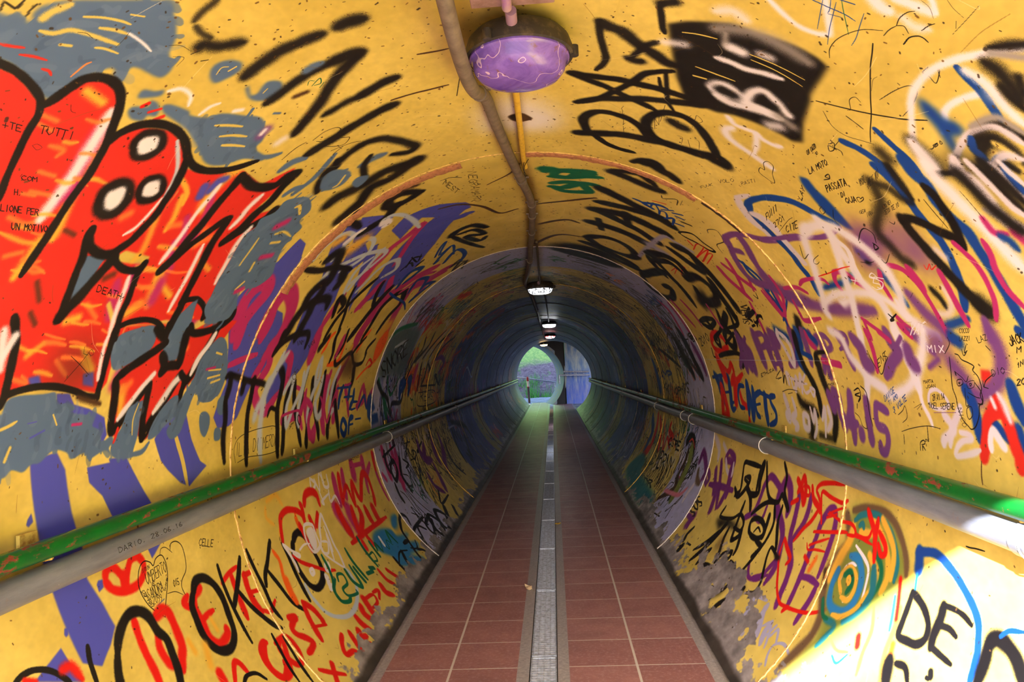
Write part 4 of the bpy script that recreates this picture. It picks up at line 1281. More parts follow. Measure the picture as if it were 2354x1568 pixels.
Pr0 5 1674,1916 1677,1880 1688,1877 1703,1894 1713,1917 1701,1926
Sr37 30 1759,1886 1784,1914 1816,1949 1859,1968 1903,1984 1922,1993
Sr42 30 1759,1882 1793,1868 1832,1859 1876,1849 1902,1839 1930,1840
Sr23 30 1807,1946 1794,1895 1801,1862
Sw24 80 1741,1874 1764,1861 1808,1851
Sw15 70 1754,1907 1774,1901
Sw28 35 1838,1928 1865,1908 1881,1894
Sw23 35 1839,1938 1870,1951 1893,1952
Cl13 40 1747,2207 1736,2164 1758,2127 1784,2121 1797,2180 1783,2223
Sl30 40 1812,2156 1830,2133 1855,2118 1886,2174 1904,2184
Sl26 40 1783,2060 1821,2096 1856,2130 1903,2149
Sl20 45 1858,2086 1861,2044 1872,2037 1883,2082 1906,2115 1929,2120 1914,2047 1899,2003
Sk4 10 1638,2041 1664,2051 1700,2065 1730,2074 1755,2070 1787,2072 1818,2062 1836,2041 1844,2028 1833,2004 1800,1978 1775,1968 1765,1950 1744,1951 1725,1937 1695,1937 1677,1952 1665,1941 1655,1961 1646,1986 1633,1994 1629,2008
Sk3 10 1681,2038 1696,2014 1709,1999 1693,1981
Ck3 10 1706,2041 1703,2017 1715,2018 1722,2043
Ck2 10 1712,1996 1705,1962 1723,1971 1727,1998
Ck3 10 1713,2038 1716,2035 1712,2030
Ck3 10 1715,1987 1721,1985 1714,1977
Sk3 10 1728,2014 1776,2030 1775,2014
Ck3 10 1785,2028 1780,2006 1802,2009 1816,2029 1804,2036
Sk4 10 1769,1971 1768,1951 1738,1943 1711,1960
Sk3 10 1740,2004 1751,1973 1753,1955
Sk5 10 1690,2038 1681,2038
Tk2.9 15 1691,1874 1685,1818 1674,1870 DIO
Sk3 10 1685,1866 1704,1908 1722,1926 1704,1922
Sk3 10 1722,1926 1725,1908
Sk3 10 1606,1941 1627,1962 1621,1945
Sk3 10 1617,1969 1635,1969 1621,1945
Sk3 10 1611,1858 1624,1847
Tk2.4 15 1592,1963 1594,1914 1580,1954 LAZZI
Tk2.4 15 1571,1948 1573,1904 1558,1939 COCCO
Tk2.6 15 1601,1884 1594,1838 1586,1884 LAZ
Tk4.7 15 1614,1764 1605,1706 1592,1763 JACK
Tk4.0 15 1632,1749 1629,1728 1618,1741 M
Tk3.4 15 1671,1769 1660,1739 1659,1763 1N
Tk4.1 15 1715,1790 1709,1755 1699,1782 20
Tk2.9 15 1720,2225 1715,2166 1710,2223 MARTA
Tk2.8 15 1734,2220 1729,2161 1724,2217 JOAN
Tk3.7 15 1771,2199 1764,2130 1754,2195 27.11.14
Tk3.3 15 1797,2229 1792,2090 1779,2222 NOEL SERENE
Sp2 20 1809,2209 1801,2089
TB4.0 15 1790,2515 1752,2424 1770,2513 DAVIDE
TB3.9 15 1804,2489 1770,2411 1789,2490 TI AMO
TB4.4 15 1826,2466 1775,2355 1807,2466 3 VOLTE
Sk3 10 1887,2434 1870,2363 1854,2263 1856,2189
Sk4 10 1854,2263 1903,2271
Sk3 10 1831,2438 1814,2401 1798,2380 1835,2380 1856,2417
Sk2 10 1805,2305 1785,2270 1802,2325
Sk4 10 1897,2422 1927,2426
Sk4 10 1937,2325 1912,2320 1902,2297 1912,2293 1918,2314
Sk5 10 1935,2311 1921,2308 1933,2294
Tk2.4 15 1905,2291 1901,2264 1898,2289 ZOE
Sk6 10 1759,2750 1749,2705 1774,2700 1801,2733 1783,2705 1776,2749 1766,2705
Sk5 10 1810,2747 1827,2755
Sk4 10 1846,2783 1861,2749 1893,2732 1898,2696 1857,2700
Sk6 10 1740,2681 1764,2648 1838,2656 1886,2646
Sk4 10 1672,2496 1691,2492 1687,2473 1656,2436 1633,2404 1629,2432
Tk4.0 15 1668,2493 1637,2407 1640,2481 ENT
Sk5 10 1606,2532 1635,2528 1672,2512
Tk3.7 15 1719,2972 1695,2897 1701,2970 GIN
SK5 80 1930,2004 1964,2010 1993,2008
Sk3 10 1628,2057 1600,2016 1580,2013
Sk3 10 1972,2133 1977,2133
Tk1.7 15 1788,2078 1844,2071 1786,2055 NICO
Sv41 30 2529,4072 2473,3966 2384,3932 2311,3908 2250,3827 2279,3684 2307,3616
Sv32 30 2405,3793 2491,3821 2483,3954
Sv60 30 2421,3563 2377,3652 2302,3653 2235,3586 2258,3527 2317,3494 2383,3495
Sv34 30 2742,3576 2710,3502 2648,3461 2582,3418
Sv24 35 2698,3717 2754,3631 2737,3528 2683,3441
Sv50 30 2416,3567 2469,3483 2538,3441 2618,3403 2717,3418
Sv52 28 2246,3394 2308,3392 2382,3387 2465,3376 2533,3306 2573,3258 2641,3230 2702,3215 2755,3190
Sv49 28 2251,3250 2322,3255 2400,3285 2479,3347
Sv43 28 2720,3100 2643,3112 2572,3119 2492,3123 2407,3105 2336,3090 2272,3038 2257,2986 2297,2957 2361,2956 2447,2964 2534,2968
Sv32 28 2586,3130 2565,3035 2563,2938
Sv41 28 2576,2948 2637,2951 2703,2963 2745,2965
SR21 30 2324,3474 2294,3400
SR36 30 2206,3439 2238,3382 2295,3326 2234,3326 2183,3358 2224,3388 2260,3417
CR16 30 2224,3358 2218,3290 2251,3277 2253,3347
SR29 30 2206,3253 2255,3221 2280,3145 2295,3125
SR19 35 2141,2918 2158,3050 2180,3156 2212,3198 2239,3162 2271,3124
SR17 30 2336,3090 2275,3122 2210,3134 2216,3035 2217,2922 2199,2874
SR22 35 2295,3150 2350,3197 2406,3266 2473,3323
SR10 40 2287,3043 2251,2954 2228,2886
SR13 40 2387,3145 2357,3017 2324,2878 2306,2784
SR13 50 2448,3149 2414,3074 2376,2981
SR20 50 2501,3155 2511,3104
SR11 50 2446,3178 2468,3146 2448,3073 2434,2986
SR12 50 2302,3047 2270,2958
Se28 90 2535,3067 2479,3045
SR24 30 2490,3430 2518,3368 2549,3287 2583,3307
SR16 30 2502,3433 2566,3422 2627,3358 2691,3279 2731,3185 2727,3118 2706,3011 2674,2903 2630,2817 2582,2762 2535,2746
SR21 30 2747,3114 2723,3095
Sv44 35 2497,5026 2464,4747 2442,4459
Sv64 35 2513,4801 2631,4751
Sv58 35 2332,4629 2416,4601 2505,4599 2580,4627
Sv55 35 2384,4976 2522,4851
Sv40 40 2770,5192 2774,5058 2834,5001
Sv74 50 2819,5048 2746,5018
Sk32 30 2416,4435 2451,4318 2369,4208 2319,4181 2317,4253
Sk41 25 2473,4030 2409,4101 2375,4203 2398,4112 2369,3987 2302,3996 2199,3968 2256,4024 2370,4028
Sk32 25 2457,4387 2409,4315 2330,4339 2250,4346 2235,4235 2227,3997
Sk25 25 2349,4203 2335,4286 2317,4253
Sk27 30 2490,3988 2425,3892 2378,3779 2354,3653 2312,3612 2361,3496 2291,3591 2214,3595 2155,3647
Sk30 25 2193,3930 2295,3879 2358,3796 2368,3695
Sk29 25 2383,3683 2459,3630 2544,3641 2615,3675 2673,3699 2735,3730 2814,3760 2903,3801 2966,3877
Sk32 25 2362,3578 2436,3583 2504,3530 2560,3480
Sk23 25 2819,3539 2787,3471 2733,3462 2675,3507 2614,3546 2565,3542 2577,3459
Pk0 8 2571,3500 2571,3400 2591,3391 2601,3443
Ck35 25 2577,3914 2521,3950 2488,3864 2495,3758 2537,3706 2582,3782
Sk15 25 2561,3852 2527,3816 2539,3762
Sk41 25 2443,3719 2550,3708
Sk31 30 2591,3769 2602,3674 2668,3727
Sk23 30 2547,4476 2620,4495 2584,4281 2530,4165 2553,4060 2605,4050 2616,4177
Pk0 20 2650,4556 2593,4319 2591,4074 2617,4125 2652,4376 2691,4411
Sk38 25 2455,4166 2544,4168 2674,4123 2638,4043 2596,4041 2688,3975 2728,3967
Sk38 25 2634,4248 2706,4240 2781,4183 2852,4116 2917,4075 2957,4011
Sk53 25 2623,4321 2731,4383 2829,4441 2950,4510
Sk39 25 2701,4389 2811,4491 2894,4587
Sk48 25 2928,4376 2856,4367 2812,4334
Sk39 25 2875,4136 2909,4276 2970,4209
Sk32 25 2839,4148 2775,4116 2729,4015 2769,4003 2810,4085 2858,4045 2845,3924 2801,3883 2790,3956
Sk24 25 2768,3956 2775,3848 2820,3815 2881,3785 2921,3826 2941,3951
Sk22 25 2845,4052 2878,4100 2856,3872 2895,3820
Pk0 25 3035,4112 2968,4036 2954,3832 2922,3848 2878,3815 2905,3770 2989,3857 3041,3969
Sk43 30 3040,3723 2967,3720 2903,3660 2854,3626 2813,3592
Pk0 20 2891,3647 2839,3640 2809,3581 2828,3561 2873,3604
Sk41 40 3042,3795 3006,3858 2956,3854
Sk36 40 3077,3899 3023,3859
Sk43 25 2911,4871 2864,4906 2799,4872
Sk63 20 3024,4819 2946,4828
Sk17 20 2967,4919 2940,4810
Sk15 20 2902,4783 2893,4697
Pk0 20 3016,4278 2962,4234 2961,4144 3010,4199
SK17 60 3104,4480 3049,4400 3061,4211 3042,4087
Tk20.5 15 2752,5041 2627,4963 2724,5237 SOS
Sk11 30 2988,6199 2950,5795
PK0 40 2787,4252 2697,4206 2740,4305
SL51 20 2798,3450 2848,3401 2911,3392 2985,3403
SL21 20 2813,3456 2781,3375 2768,3296
SL18 20 2861,3430 2834,3322
SL42 20 2785,3264 2839,3261 2880,3243 2913,3205 2967,3199
SL31 20 2796,3277 2864,3208 2907,3167
SL17 20 2917,3320 2879,3227
SL40 20 2820,3136 2868,3137 2915,3100
SL18 20 2823,3130 2865,3080 2817,3052 2863,2995
SL26 50 2977,3444 2954,3287
SL19 25 2857,3185 2824,3139 2878,3078 2913,3051
SL16 25 2853,2845 2838,2925 2853,2979 2884,3006 2922,2988 2954,2948
SL15 30 2891,3115 2812,3085
Pj0 25 2220,2833 2193,2742 2177,2619 2183,2534 2220,2463 2277,2393 2326,2360 2359,2374 2452,2449 2555,2535 2663,2609 2762,2684 2865,2748 2932,2771 2963,2814 2789,2780 2722,2764 2641,2801 2568,2860 2480,2876 2422,2835 2347,2820 2286,2819
Sn50 50 2252,2864 2304,2821 2362,2811 2424,2876 2488,2903 2573,2877 2647,2816 2728,2800 2818,2829 2903,2856
Sn32 50 2224,2812 2194,2704 2182,2584 2199,2499 2243,2434 2297,2386 2343,2367
SO51 40 2280,2792 2342,2802 2414,2840 2514,2868
SO32 40 2290,2729 2274,2643 2229,2641 2256,2581 2315,2508 2383,2475 2442,2488
St24 40 2258,2790 2225,2734 2203,2630 2219,2542 2262,2481 2325,2434 2384,2428
St22 40 2269,2747 2256,2723 2269,2709
SO30 40 2208,2578 2248,2517 2297,2468 2383,2451
SG26 50 2325,2604 2355,2539 2402,2513 2473,2533
SO33 40 2348,2628 2397,2549 2482,2560 2534,2589
St39 40 2381,2575 2460,2542 2529,2576 2608,2649
Sc37 35 2464,2824 2530,2831 2590,2792 2594,2704 2554,2645 2488,2627 2427,2644 2384,2700 2389,2764
Sw15 30 2344,2741 2371,2652 2399,2608 2460,2594 2516,2586
Sw12 40 2487,2784 2441,2779 2412,2739 2410,2702
Sw13 40 2551,2707 2510,2666 2450,2665
SO22 30 2529,2748 2490,2792 2449,2774 2427,2730 2445,2678 2491,2662 2537,2681 2543,2735
SG27 40 2463,2763 2443,2728 2476,2693 2516,2709
CO16 30 2472,2736 2460,2725 2473,2710 2485,2720
SO21 40 2617,2741 2601,2676 2539,2603 2469,2570
St28 50 2648,2770 2643,2691 2697,2709 2745,2730
SG20 50 2594,2854 2641,2801 2642,2756
SO20 50 2500,2496 2566,2458 2644,2449 2714,2421
SO24 50 2447,2347 2519,2341 2594,2338 2676,2297
Sc19 50 2426,2396 2494,2374 2528,2364
SO12 50 2685,2682 2703,2599 2681,2531
St12 50 2729,2605 2737,2556 2687,2524
SR29 50 2614,2514 2640,2496
SR19 60 2365,2393 2485,2351
Se23 60 2558,2317 2648,2288
PK0 40 2432,2838 2416,2797 2449,2774 2451,2813
SK25 60 2547,2882 2496,2930
SR28 30 2200,2694 2233,2657 2272,2618 2316,2600 2360,2586
SR29 30 2215,2610 2263,2612 2307,2612
SR24 30 2257,2588 2288,2536 2316,2524 2327,2552 2296,2583
SR14 30 2289,2912 2278,2822 2289,2778 2312,2767 2324,2832
SR13 30 2384,3142 2348,2971 2316,2836
SR14 30 2305,2771 2306,2722 2295,2662 2254,2642
SR13 30 2312,2767 2309,2702 2311,2628
SR12 40 2278,3031 2289,2912
SB45 35 2250,2318 2283,2308 2313,2304
SB28 30 2258,2323 2239,2249 2240,2200 2255,2148 2275,2098 2303,2046 2327,2007 2358,1975 2400,1958 2432,1948 2467,1944 2506,1942
Sc12 40 2324,2306 2372,2298
Sk27 30 2382,2307 2426,2310 2478,2313 2524,2308 2521,2255 2512,2208 2482,2178 2443,2183 2409,2221 2390,2269 2382,2307
Sk36 30 2366,2138 2405,2137 2455,2145 2494,2140
Sk17 30 2364,2133 2359,2079 2362,2035 2373,1999
Sk20 30 2422,2128 2416,2086 2424,2049
Sk19 30 2491,2141 2495,2086 2498,2034
Sk42 30 2424,1768 2386,1811 2367,1861 2369,1896 2391,1914 2435,1913 2493,1915
Sk50 35 2601,2302 2633,2288 2674,2262
Sk23 35 2598,2262 2590,2214 2619,2176
Sk12 30 2572,2108 2571,2098
Sk21 30 2551,2100 2561,2093
SB13 30 2358,1882 2334,1856 2318,1806
Sk4 20 2178,2081 2177,2060 2173,2035 2170,1996
Sk5 20 2160,2192 2162,2190
"""

def catmull(p, closed=False, n=6):
    p = np.asarray(p, float)
    if len(p) < 3 and not closed: return p
    if closed: q = np.vstack([p[-1], p, p[0], p[1]])
    else: q = np.vstack([2 * p[0] - p[1], p, 2 * p[-1] - p[-2]])
    t = np.linspace(0, 1, n, endpoint=False)[:, None]; out = []
    for i in range(1, len(q) - 2):
        a, b, c, d = q[i - 1], q[i], q[i + 1], q[i + 2]
        out.append(.5 * ((2 * b) + (c - a) * t + (2 * a - 5 * b + 4 * c - d) * t * t + (3 * b - a - 3 * c + d) * t ** 3))
    out.append(q[-2][None]); return np.vstack(out)

FONT = {  # pen strokes on a 4 x 6 grid
 'A': '00,26,40;12,32', 'B': '00,06,36,45,34,03;34,42,30,00', 'C': '45,26,04,02,20,41', 'D': '00,06,26,44,42,20,00', 'E': '46,06,00,40;03,33',
 'F': '46,06,00;03,33', 'G': '45,26,04,02,20,41,43,23', 'H': '06,00;46,40;03,43', 'I': '26,20', 'J': '46,42,30,10,02', 'K': '06,00;46,03,40',
 'L': '06,00,40', 'M': '00,06,23,46,40', 'N': '00,06,40,46', 'O': '26,04,02,20,42,44,26', 'P': '00,06,36,45,34,03', 'Q': '26,04,02,20,42,44,26;22,40',
 'R': '00,06,36,45,34,03;23,40', 'S': '45,26,05,13,32,31,20,01', 'T': '06,46;26,20', 'U': '06,02,20,42,46', 'V': '06,20,46', 'W': '06,10,24,30,46',
 'X': '06,40;46,00', 'Y': '06,23,46;23,20', 'Z': '06,46,00,40', '0': '26,04,02,20,42,44,26', '1': '14,26,20', '2': '05,26,45,00,40', '3': '05,26,45,23,42,20,01',
 '4': '36,02,42;33,30', '5': '46,06,03,33,41,20,01', '6': '36,03,01,20,41,32,03', '7': '06,46,10', '8': '23,05,26,45,23,01,20,41,23', '9': '43,14,05,26,45,42,20',
 '.': '20,20', ',': '21,10', '!': '26,22;20,20', '+': '24,20;02,42', '-': '03,43', '<': '20,03,05,16,24,36,45,43,20', ':': '24,24;21,21', '/': '00,46', '_': '00,40', ' ': ''}

def parse_paint():
    items = []
    for ln in PAINT.strip().split('\n'):
        if not ln: continue
        k, c = ln[0], ln[1]
        if k == 'T':
            h, f, a, b, u, txt = ln[2:].split(' ', 5)
            a, b, u = (np.array(list(map(float, x.split(',')))) for x in (a, b, u))
            n = len(txt); ex = (b - a) / n; ey = u - a
            for i, ch in enumerate(txt):
                jit = RNG.normal(0, .04, 2)
                for st in FONT.get(ch.upper(), '').split(';'):
                    if not st: continue
                    P = [a + ex * (i + (int(q[0]) / 4 * .78 + jit[0])) + ey * (int(q[1]) / 6 + jit[1]) for q in st.split(',')]
                    items.append(('S', c, float(h) * .72, .25, np.array(P), 0))
        else:
            h, f, rest = ln[2:].split(' ', 2)
            P = np.array([list(map(float, t.split(','))) for t in rest.split()])
            if k in 'SC': P = catmull(P, k == 'C')
            elif c not in 'bBrk': P = catmull(P, True, 4)
            items.append((k, c, float(h), int(f) / 100, P, 1))
    return items

class Canvas:
    SM = 3150.0
    def __init__(s, name, y0, y1, nx, ny, log=True):
        s.name, s.y0, s.y1, s.nx, s.ny, s.log = name, y0, y1, nx, ny, log
        s.X = ((np.arange(nx) + .5) / nx * 2 - 1) * s.SM
        t = (np.arange(ny) + .5) / ny
        s.Y = y0 * (y1 / y0) ** t if log else y0 + (y1 - y0) * t
        s.X = s.X.astype(np.float32); s.Y = s.Y.astype(np.float32)
        s.A = np.zeros((ny, nx, 3), np.float32)
    def vof(s, y):
        return math.log(y / s.y0) / math.log(s.y1 / s.y0) if s.log else (y - s.y0) / (s.y1 - s.y0)
    def box(s, x0, x1, y0, y1):
        c0 = int((x0 / s.SM + 1) / 2 * s.nx) - 1; c1 = int((x1 / s.SM + 1) / 2 * s.nx) + 2
        lo = max(y0, s.y0) if s.log else y0; hi = max(y1, s.y0) if s.log else y1
        r0 = int(s.vof(lo) * s.ny) - 1; r1 = int(s.vof(hi) * s.ny) + 2
        return max(c0, 0), min(c1, s.nx), max(r0, 0), min(r1, s.ny)
    def noise(s, sx, sy, seed):
        g = np.random.default_rng(seed); nx = int(2 * s.SM / sx) + 3; ny = int(32000 / sy) + 3
        G = g.random((ny, nx), np.float32)
        x = (s.X + s.SM) / sx; y = (s.Y + 2000) / sy
        ix = x.astype(int); iy = y.astype(int); fx = x - ix; fy = y - iy
        fx = fx * fx * (3 - 2 * fx); fy = (fy * fy * (3 - 2 * fy))[:, None]
        a = G[iy][:, ix] * (1 - fx) + G[iy][:, ix + 1] * fx; b = G[iy + 1][:, ix] * (1 - fx) + G[iy + 1][:, ix + 1] * fx
        return a * (1 - fy) + b * fy
    def fbm(s, sx, sy, seed, o=4):
        r = 0; w = 1; t = 0
        for i in range(o):
            r = r + w * s.noise(sx / 2 ** i, sy / 2 ** i, seed + i); t += w; w *= .6
        return r / t
    def over(s, sl, a, col):
        v = s.A[sl]; v += (np.array([c / 255 for c in col], np.float32) - v) * a[..., None]
    def stroke(s, P, w, f, col, op=1.0):
        r = w / 2 * (1.14 if .3 <= f < .9 else 1.0); ymid = float(np.clip(np.median(P[:, 1]), min(s.y0, s.y1) if not s.log else s.y0, s.y1))
        tx = 2 * s.SM / s.nx
        if s.log: tx = max(tx, ymid * math.log(s.y1 / s.y0) / s.ny)
        if r < .6 * tx: op *= (r / (.6 * tx)) ** .7; r = .6 * tx
        out = r * (1 + f * 1.25); inn = min(r * max(.04, 1 - f * 1.15), out - .6 * tx)
        if P[:, 1].max() + out < s.y0 or P[:, 1].min() - out > s.y1: return
        c0, c1, r0, r1 = s.box(P[:, 0].min() - out, P[:, 0].max() + out, P[:, 1].min() - out, P[:, 1].max() + out)
        if c1 <= c0 or r1 <= r0: return
        D = np.full((r1 - r0, c1 - c0), 1e9, np.float32)
        Q = [(P[0], P[0])] if len(P) == 1 else list(zip(P[:-1], P[1:]))
        N = len(Q); ph = RNG.uniform(0, 6, 3); vary = .16 if f > .22 and N > 3 else .05
        for qi, (a, b) in enumerate(Q):
            g = 1 - vary * (.5 + .5 * math.sin(ph[0] + qi * .55) * math.sin(ph[1] + qi * .23)) - (.3 * max(0, 1 - min(qi + ph[2] * .3, N - 1 - qi) / 2.5) if N > 6 else 0)
            d0, d1, e0, e1 = s.box(min(a[0], b[0]) - out, max(a[0], b[0]) + out, min(a[1], b[1]) - out, max(a[1], b[1]) + out)
            if d1 <= d0 or e1 <= e0: continue
            X = s.X[d0:d1][None] - a[0]; Y = s.Y[e0:e1][:, None] - a[1]
            vx, vy = b[0] - a[0], b[1] - a[1]; L = vx * vx + vy * vy
            t = np.clip((X * vx + Y * vy) / L, 0, 1) if L > 0 else 0
            q = (X - t * vx) ** 2 + (Y - t * vy) ** 2
            sub = D[e0 - r0:e1 - r0, d0 - c0:d1 - c0]; np.minimum(sub, q / (g * g), out=sub)
        D = np.sqrt(D); a = np.clip((out - D) / (out - inn), 0, 1); a = a * a * (3 - 2 * a)
        if f > .22: a = np.clip(a + (RNG.random(a.shape, np.float32) - .5) * 2.2 * a * (1 - a), 0, 1)
        if f > .4: a = a ** 1.35 * (.97 if f < .85 else .8)
        s.over((slice(r0, r1), slice(c0, c1)), a * op, col)
    def poly(s, P, soft, col, op=1.0):
        pad = 12 + soft
        if P[:, 1].max() + pad < s.y0 or P[:, 1].min() - pad > s.y1: return
        c0, c1, r0, r1 = s.box(P[:, 0].min() - pad, P[:, 0].max() + pad, P[:, 1].min() - pad, P[:, 1].max() + pad)
        if c1 <= c0 or r1 <= r0: return
        X = s.X[c0:c1]; Y = s.Y[r0:r1]; M = np.zeros((r1 - r0, c1 - c0), bool)
        for i in range(len(P)):
            a, b = P[i], P[(i + 1) % len(P)]
            if a[1] == b[1]: continue
            rows = np.where((Y >= min(a[1], b[1])) & (Y < max(a[1], b[1])))[0]
            if len(rows) == 0: continue
            xc = a[0] + (Y[rows] - a[1]) / (b[1] - a[1]) * (b[0] - a[0])
            M[rows] ^= X[None] > xc[:, None]
        M = M.astype(np.float32)
        kx = max(1, int(soft / (2 * s.SM / s.nx))); ty = float(np.median(Y)) * math.log(s.y1 / s.y0) / s.ny if s.log else (s.y1 - s.y0) / s.ny
        ky = max(1, int(soft / ty))
        for k, ax in ((kx, 1), (ky, 0), (kx, 1), (ky, 0)):
            if k < 1 or M.shape[ax] < 2 * k + 2: continue
            pw = [(0, 0), (0, 0)]; pw[ax] = (k + 1, k)
            cs = np.cumsum(np.pad(M, pw, mode='edge'), axis=ax)
            M = (cs[2 * k + 1:] - cs[:-2 * k - 1]) / (2 * k + 1) if ax == 0 else (cs[:, 2 * k + 1:] - cs[:, :-2 * k - 1]) / (2 * k + 1)
        s.over((slice(r0, r1), slice(c0, c1)), np.clip(M, 0, 1) * op, col)
    def image(s):
        im = bpy.data.images.new(s.name, s.nx, s.ny)
        px = np.ones((s.ny, s.nx, 4), np.float32); px[..., :3] = np.clip(s.A, 0, 1)
        im.pixels.foreach_set(px.ravel()); im.update(); im.pack()
        return im

YEL = (207, 186, 98)
def base_coat(c):
    """base colours of the rings: yellow, with lilac and blue bands further in"""
    Y = c.Y[:, None] * np.ones((1, c.nx), np.float32)
    wob = (c.noise(400, 300, 5) - .5) * 60
    n1 = c.fbm(700, 700, 21); n2 = c.fbm(90, 140, 31)
    yel = np.array(YEL, np.float32) / 255; c.A[:] = yel
    c.A *= (1 + (n1 - .5)[..., None] * np.array([.22, .26, .5], np.float32))
    c.A *= (1 + (n2 - .5)[..., None] * np.array([.12, .13, .22], np.float32))
    fine = c.fbm(16 if c.y1 < 3000 else 40, 22 if c.y1 < 3000 else 90, 41, 2); c.A *= (1 + (fine - .5)[..., None] * .09)
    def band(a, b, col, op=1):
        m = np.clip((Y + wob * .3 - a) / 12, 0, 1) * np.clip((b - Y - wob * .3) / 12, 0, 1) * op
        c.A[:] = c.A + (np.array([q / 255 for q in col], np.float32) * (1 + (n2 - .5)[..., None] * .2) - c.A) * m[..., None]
    band(5192, 6230, (168, 172, 222))  # lilac paint, lightened to offset the weak light this far in
    band(8750, 11400, (78, 86, 158)); band(11400, 12500, (110, 96, 60), .6); band(12500, 15200, (50, 54, 92)); band(15200, 17500, (66, 58, 44)); band(17500, 22000, (58, 62, 84))  # blue lightened likewise; deeper bands darkened for the gloom of the far end
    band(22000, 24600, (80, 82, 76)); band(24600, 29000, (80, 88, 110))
    return n1, n2

def wild_style(c, n, y0, y1, pal, hmin, hmax, wmin, wmax, seed, smin=-2900, smax=2900, op=1.0):
    """the smaller, overlapping tags that cover the rings"""
    g = np.random.default_rng(seed)
    for _ in range(n):
        y = math.exp(g.uniform(math.log(y0), math.log(y1))); x = g.uniform(smin, smax)
        h = g.uniform(hmin, hmax); w = g.uniform(wmin, wmax); col = INK[pal[g.integers(len(pal))]]; f = g.choice([.15, .3, .5])
        cx, cy = x, y; sl = g.normal(0, .3)
        for k in range(g.integers(3, 8)):
            m = g.integers(3, 7); P = np.c_[g.uniform(-.5, .5, m) * h, np.linspace(-.3, .3, m) * h * g.uniform(.4, 1) + g.normal(0, .12, m) * h]
            P[:, 1] += sl * P[:, 0]
            P += (cx, cy); cy += h * g.uniform(.25, .5)
            if abs(P[:, 0]).max() > 3050: continue
            c.stroke(catmull(P), w, f, col, op)

def grime(c, n1):
    g = np.random.default_rng(3)
    X = c.X[None]; Y = c.Y[:, None]
    # bare concrete where the paint has flaked off along the foot of both sides
    foot = 3100 - np.abs(X)
    n = c.fbm(170, 240, 77, 5); n_f = c.fbm(40, 60, 91, 3)
    right = X > 0
    reach = np.where(right, 330 + 260 * np.clip(1 - np.abs(Y - 3900) / 1300, 0, 1), 190)
    m = (n * .7 + n_f * .3) - (.30 + .42 * np.clip(foot / reach, 0, 1.6))
    a = np.clip(m * 30, 0, 1) * np.clip((reach * 1.5 - foot) / 60, 0, 1)
    n3 = c.fbm(60, 90, 55, 4)
    con = np.array([.52, .50, .53], np.float32) * (.6 + .8 * n3)[..., None]
    c.A += (con - c.A) * a[..., None]
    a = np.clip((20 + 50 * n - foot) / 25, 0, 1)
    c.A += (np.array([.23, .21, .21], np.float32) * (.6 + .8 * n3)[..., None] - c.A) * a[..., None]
    # brown staining along the conduits on the crown
    for pts, w_, op in (([(-95, -300), (-85, 1500), (-68, 2050), (-30, 2770), (0, 3170), (38, 3660), (30, 4100), (12, 4600), (-12, 5100), (-30, 5600), (-80, 6400), (-130, 7100), (-60, 8400), (0, 12000), (10, 20000)], 75, .42),
                        ([(34, 1800), (31, 2600), (28, 3000), (38, 3620)], 40, .35), ([(38, 3300), (36, 4900), (26, 6200), (22, 7100)], 60, .5), ([(60, 1500), (50, 1810), (50, 1900)], 420, .10)):
        c.stroke(catmull(np.array(pts, float), n=8), w_, .8, (96, 66, 28), op)
    # dirt specks and scratches
    area = math.log(c.y1 / c.y0) if c.log else 1
    for i in range(int(2600 * area)):
        x = g.normal(0, 900) if g.random() < .6 else g.uniform(-3000, 3000); t = g.random()
        y = c.y0 * (c.y1 / c.y0) ** t if c.log else c.y0 + (c.y1 - c.y0) * t
        r = abs(g.normal(0, 1.1)) * max(.8, y / 2000) + .8
        P = np.array([[x, y], [x + g.normal(0, 2.5), y + g.normal(0, 2.5)]])
        c.stroke(P, r * 2, .4, (90, 60, 30) if g.random() < .5 else (40, 30, 25), .8)
    for i in range(int(160 * area)):
        x = g.uniform(-3000, 3000); t = g.random(); y = c.y0 * (c.y1 / c.y0) ** t if c.log else c.y0 + (c.y1 - c.y0) * t
        L = g.uniform(20, 160); an = g.uniform(0, PI)
        P = np.array([[x, y], [x + L * .5 * math.cos(an) + g.normal(0, 8), y + L * .5 * math.sin(an)], [x + L * math.cos(an), y + L * math.sin(an)]])
        c.stroke(catmull(P), 1.6 * max(1, y / 2500), .3, (120, 85, 35) if g.random() < .6 else (240, 228, 190), .5)

def brushed(c, P):
    """streaks left by the brush in the grey over-painting"""
    if P[:, 1].max() < c.y0 or P[:, 1].min() > c.y1: return
    g = np.random.default_rng(int(abs(P[0, 0])) + 1); x0, y0 = P.min(0); x1, y1 = P.max(0); area = (x1 - x0) * (y1 - y0)
    if area < 12000: return
    an = g.uniform(-.5, .9)
    def ins(x, y):
        n = False
        for i in range(len(P)):
            a, b = P[i], P[(i + 1) % len(P)]
            if (a[1] > y) != (b[1] > y) and x < a[0] + (y - a[1]) / (b[1] - a[1]) * (b[0] - a[0]): n = not n
        return n
    for _ in range(int(min(140, area / 1300))):
        x, y = g.uniform(x0, x1), g.uniform(y0, y1)
        if not ins(x, y): continue
        L = g.uniform(.05, .16) * math.sqrt(area) ** .9; t = an + g.normal(0, .35)
        Q = np.array([[x - L * math.cos(t), y - L * math.sin(t)], [x + g.normal(0, 8), y + g.normal(0, 8)], [x + L * math.cos(t), y + L * math.sin(t)]])
        k = g.integers(4); c.stroke(catmull(Q), g.uniform(9, 24), .2, INK['gDhg'[k]], (.85, .45, .3, .7)[k])

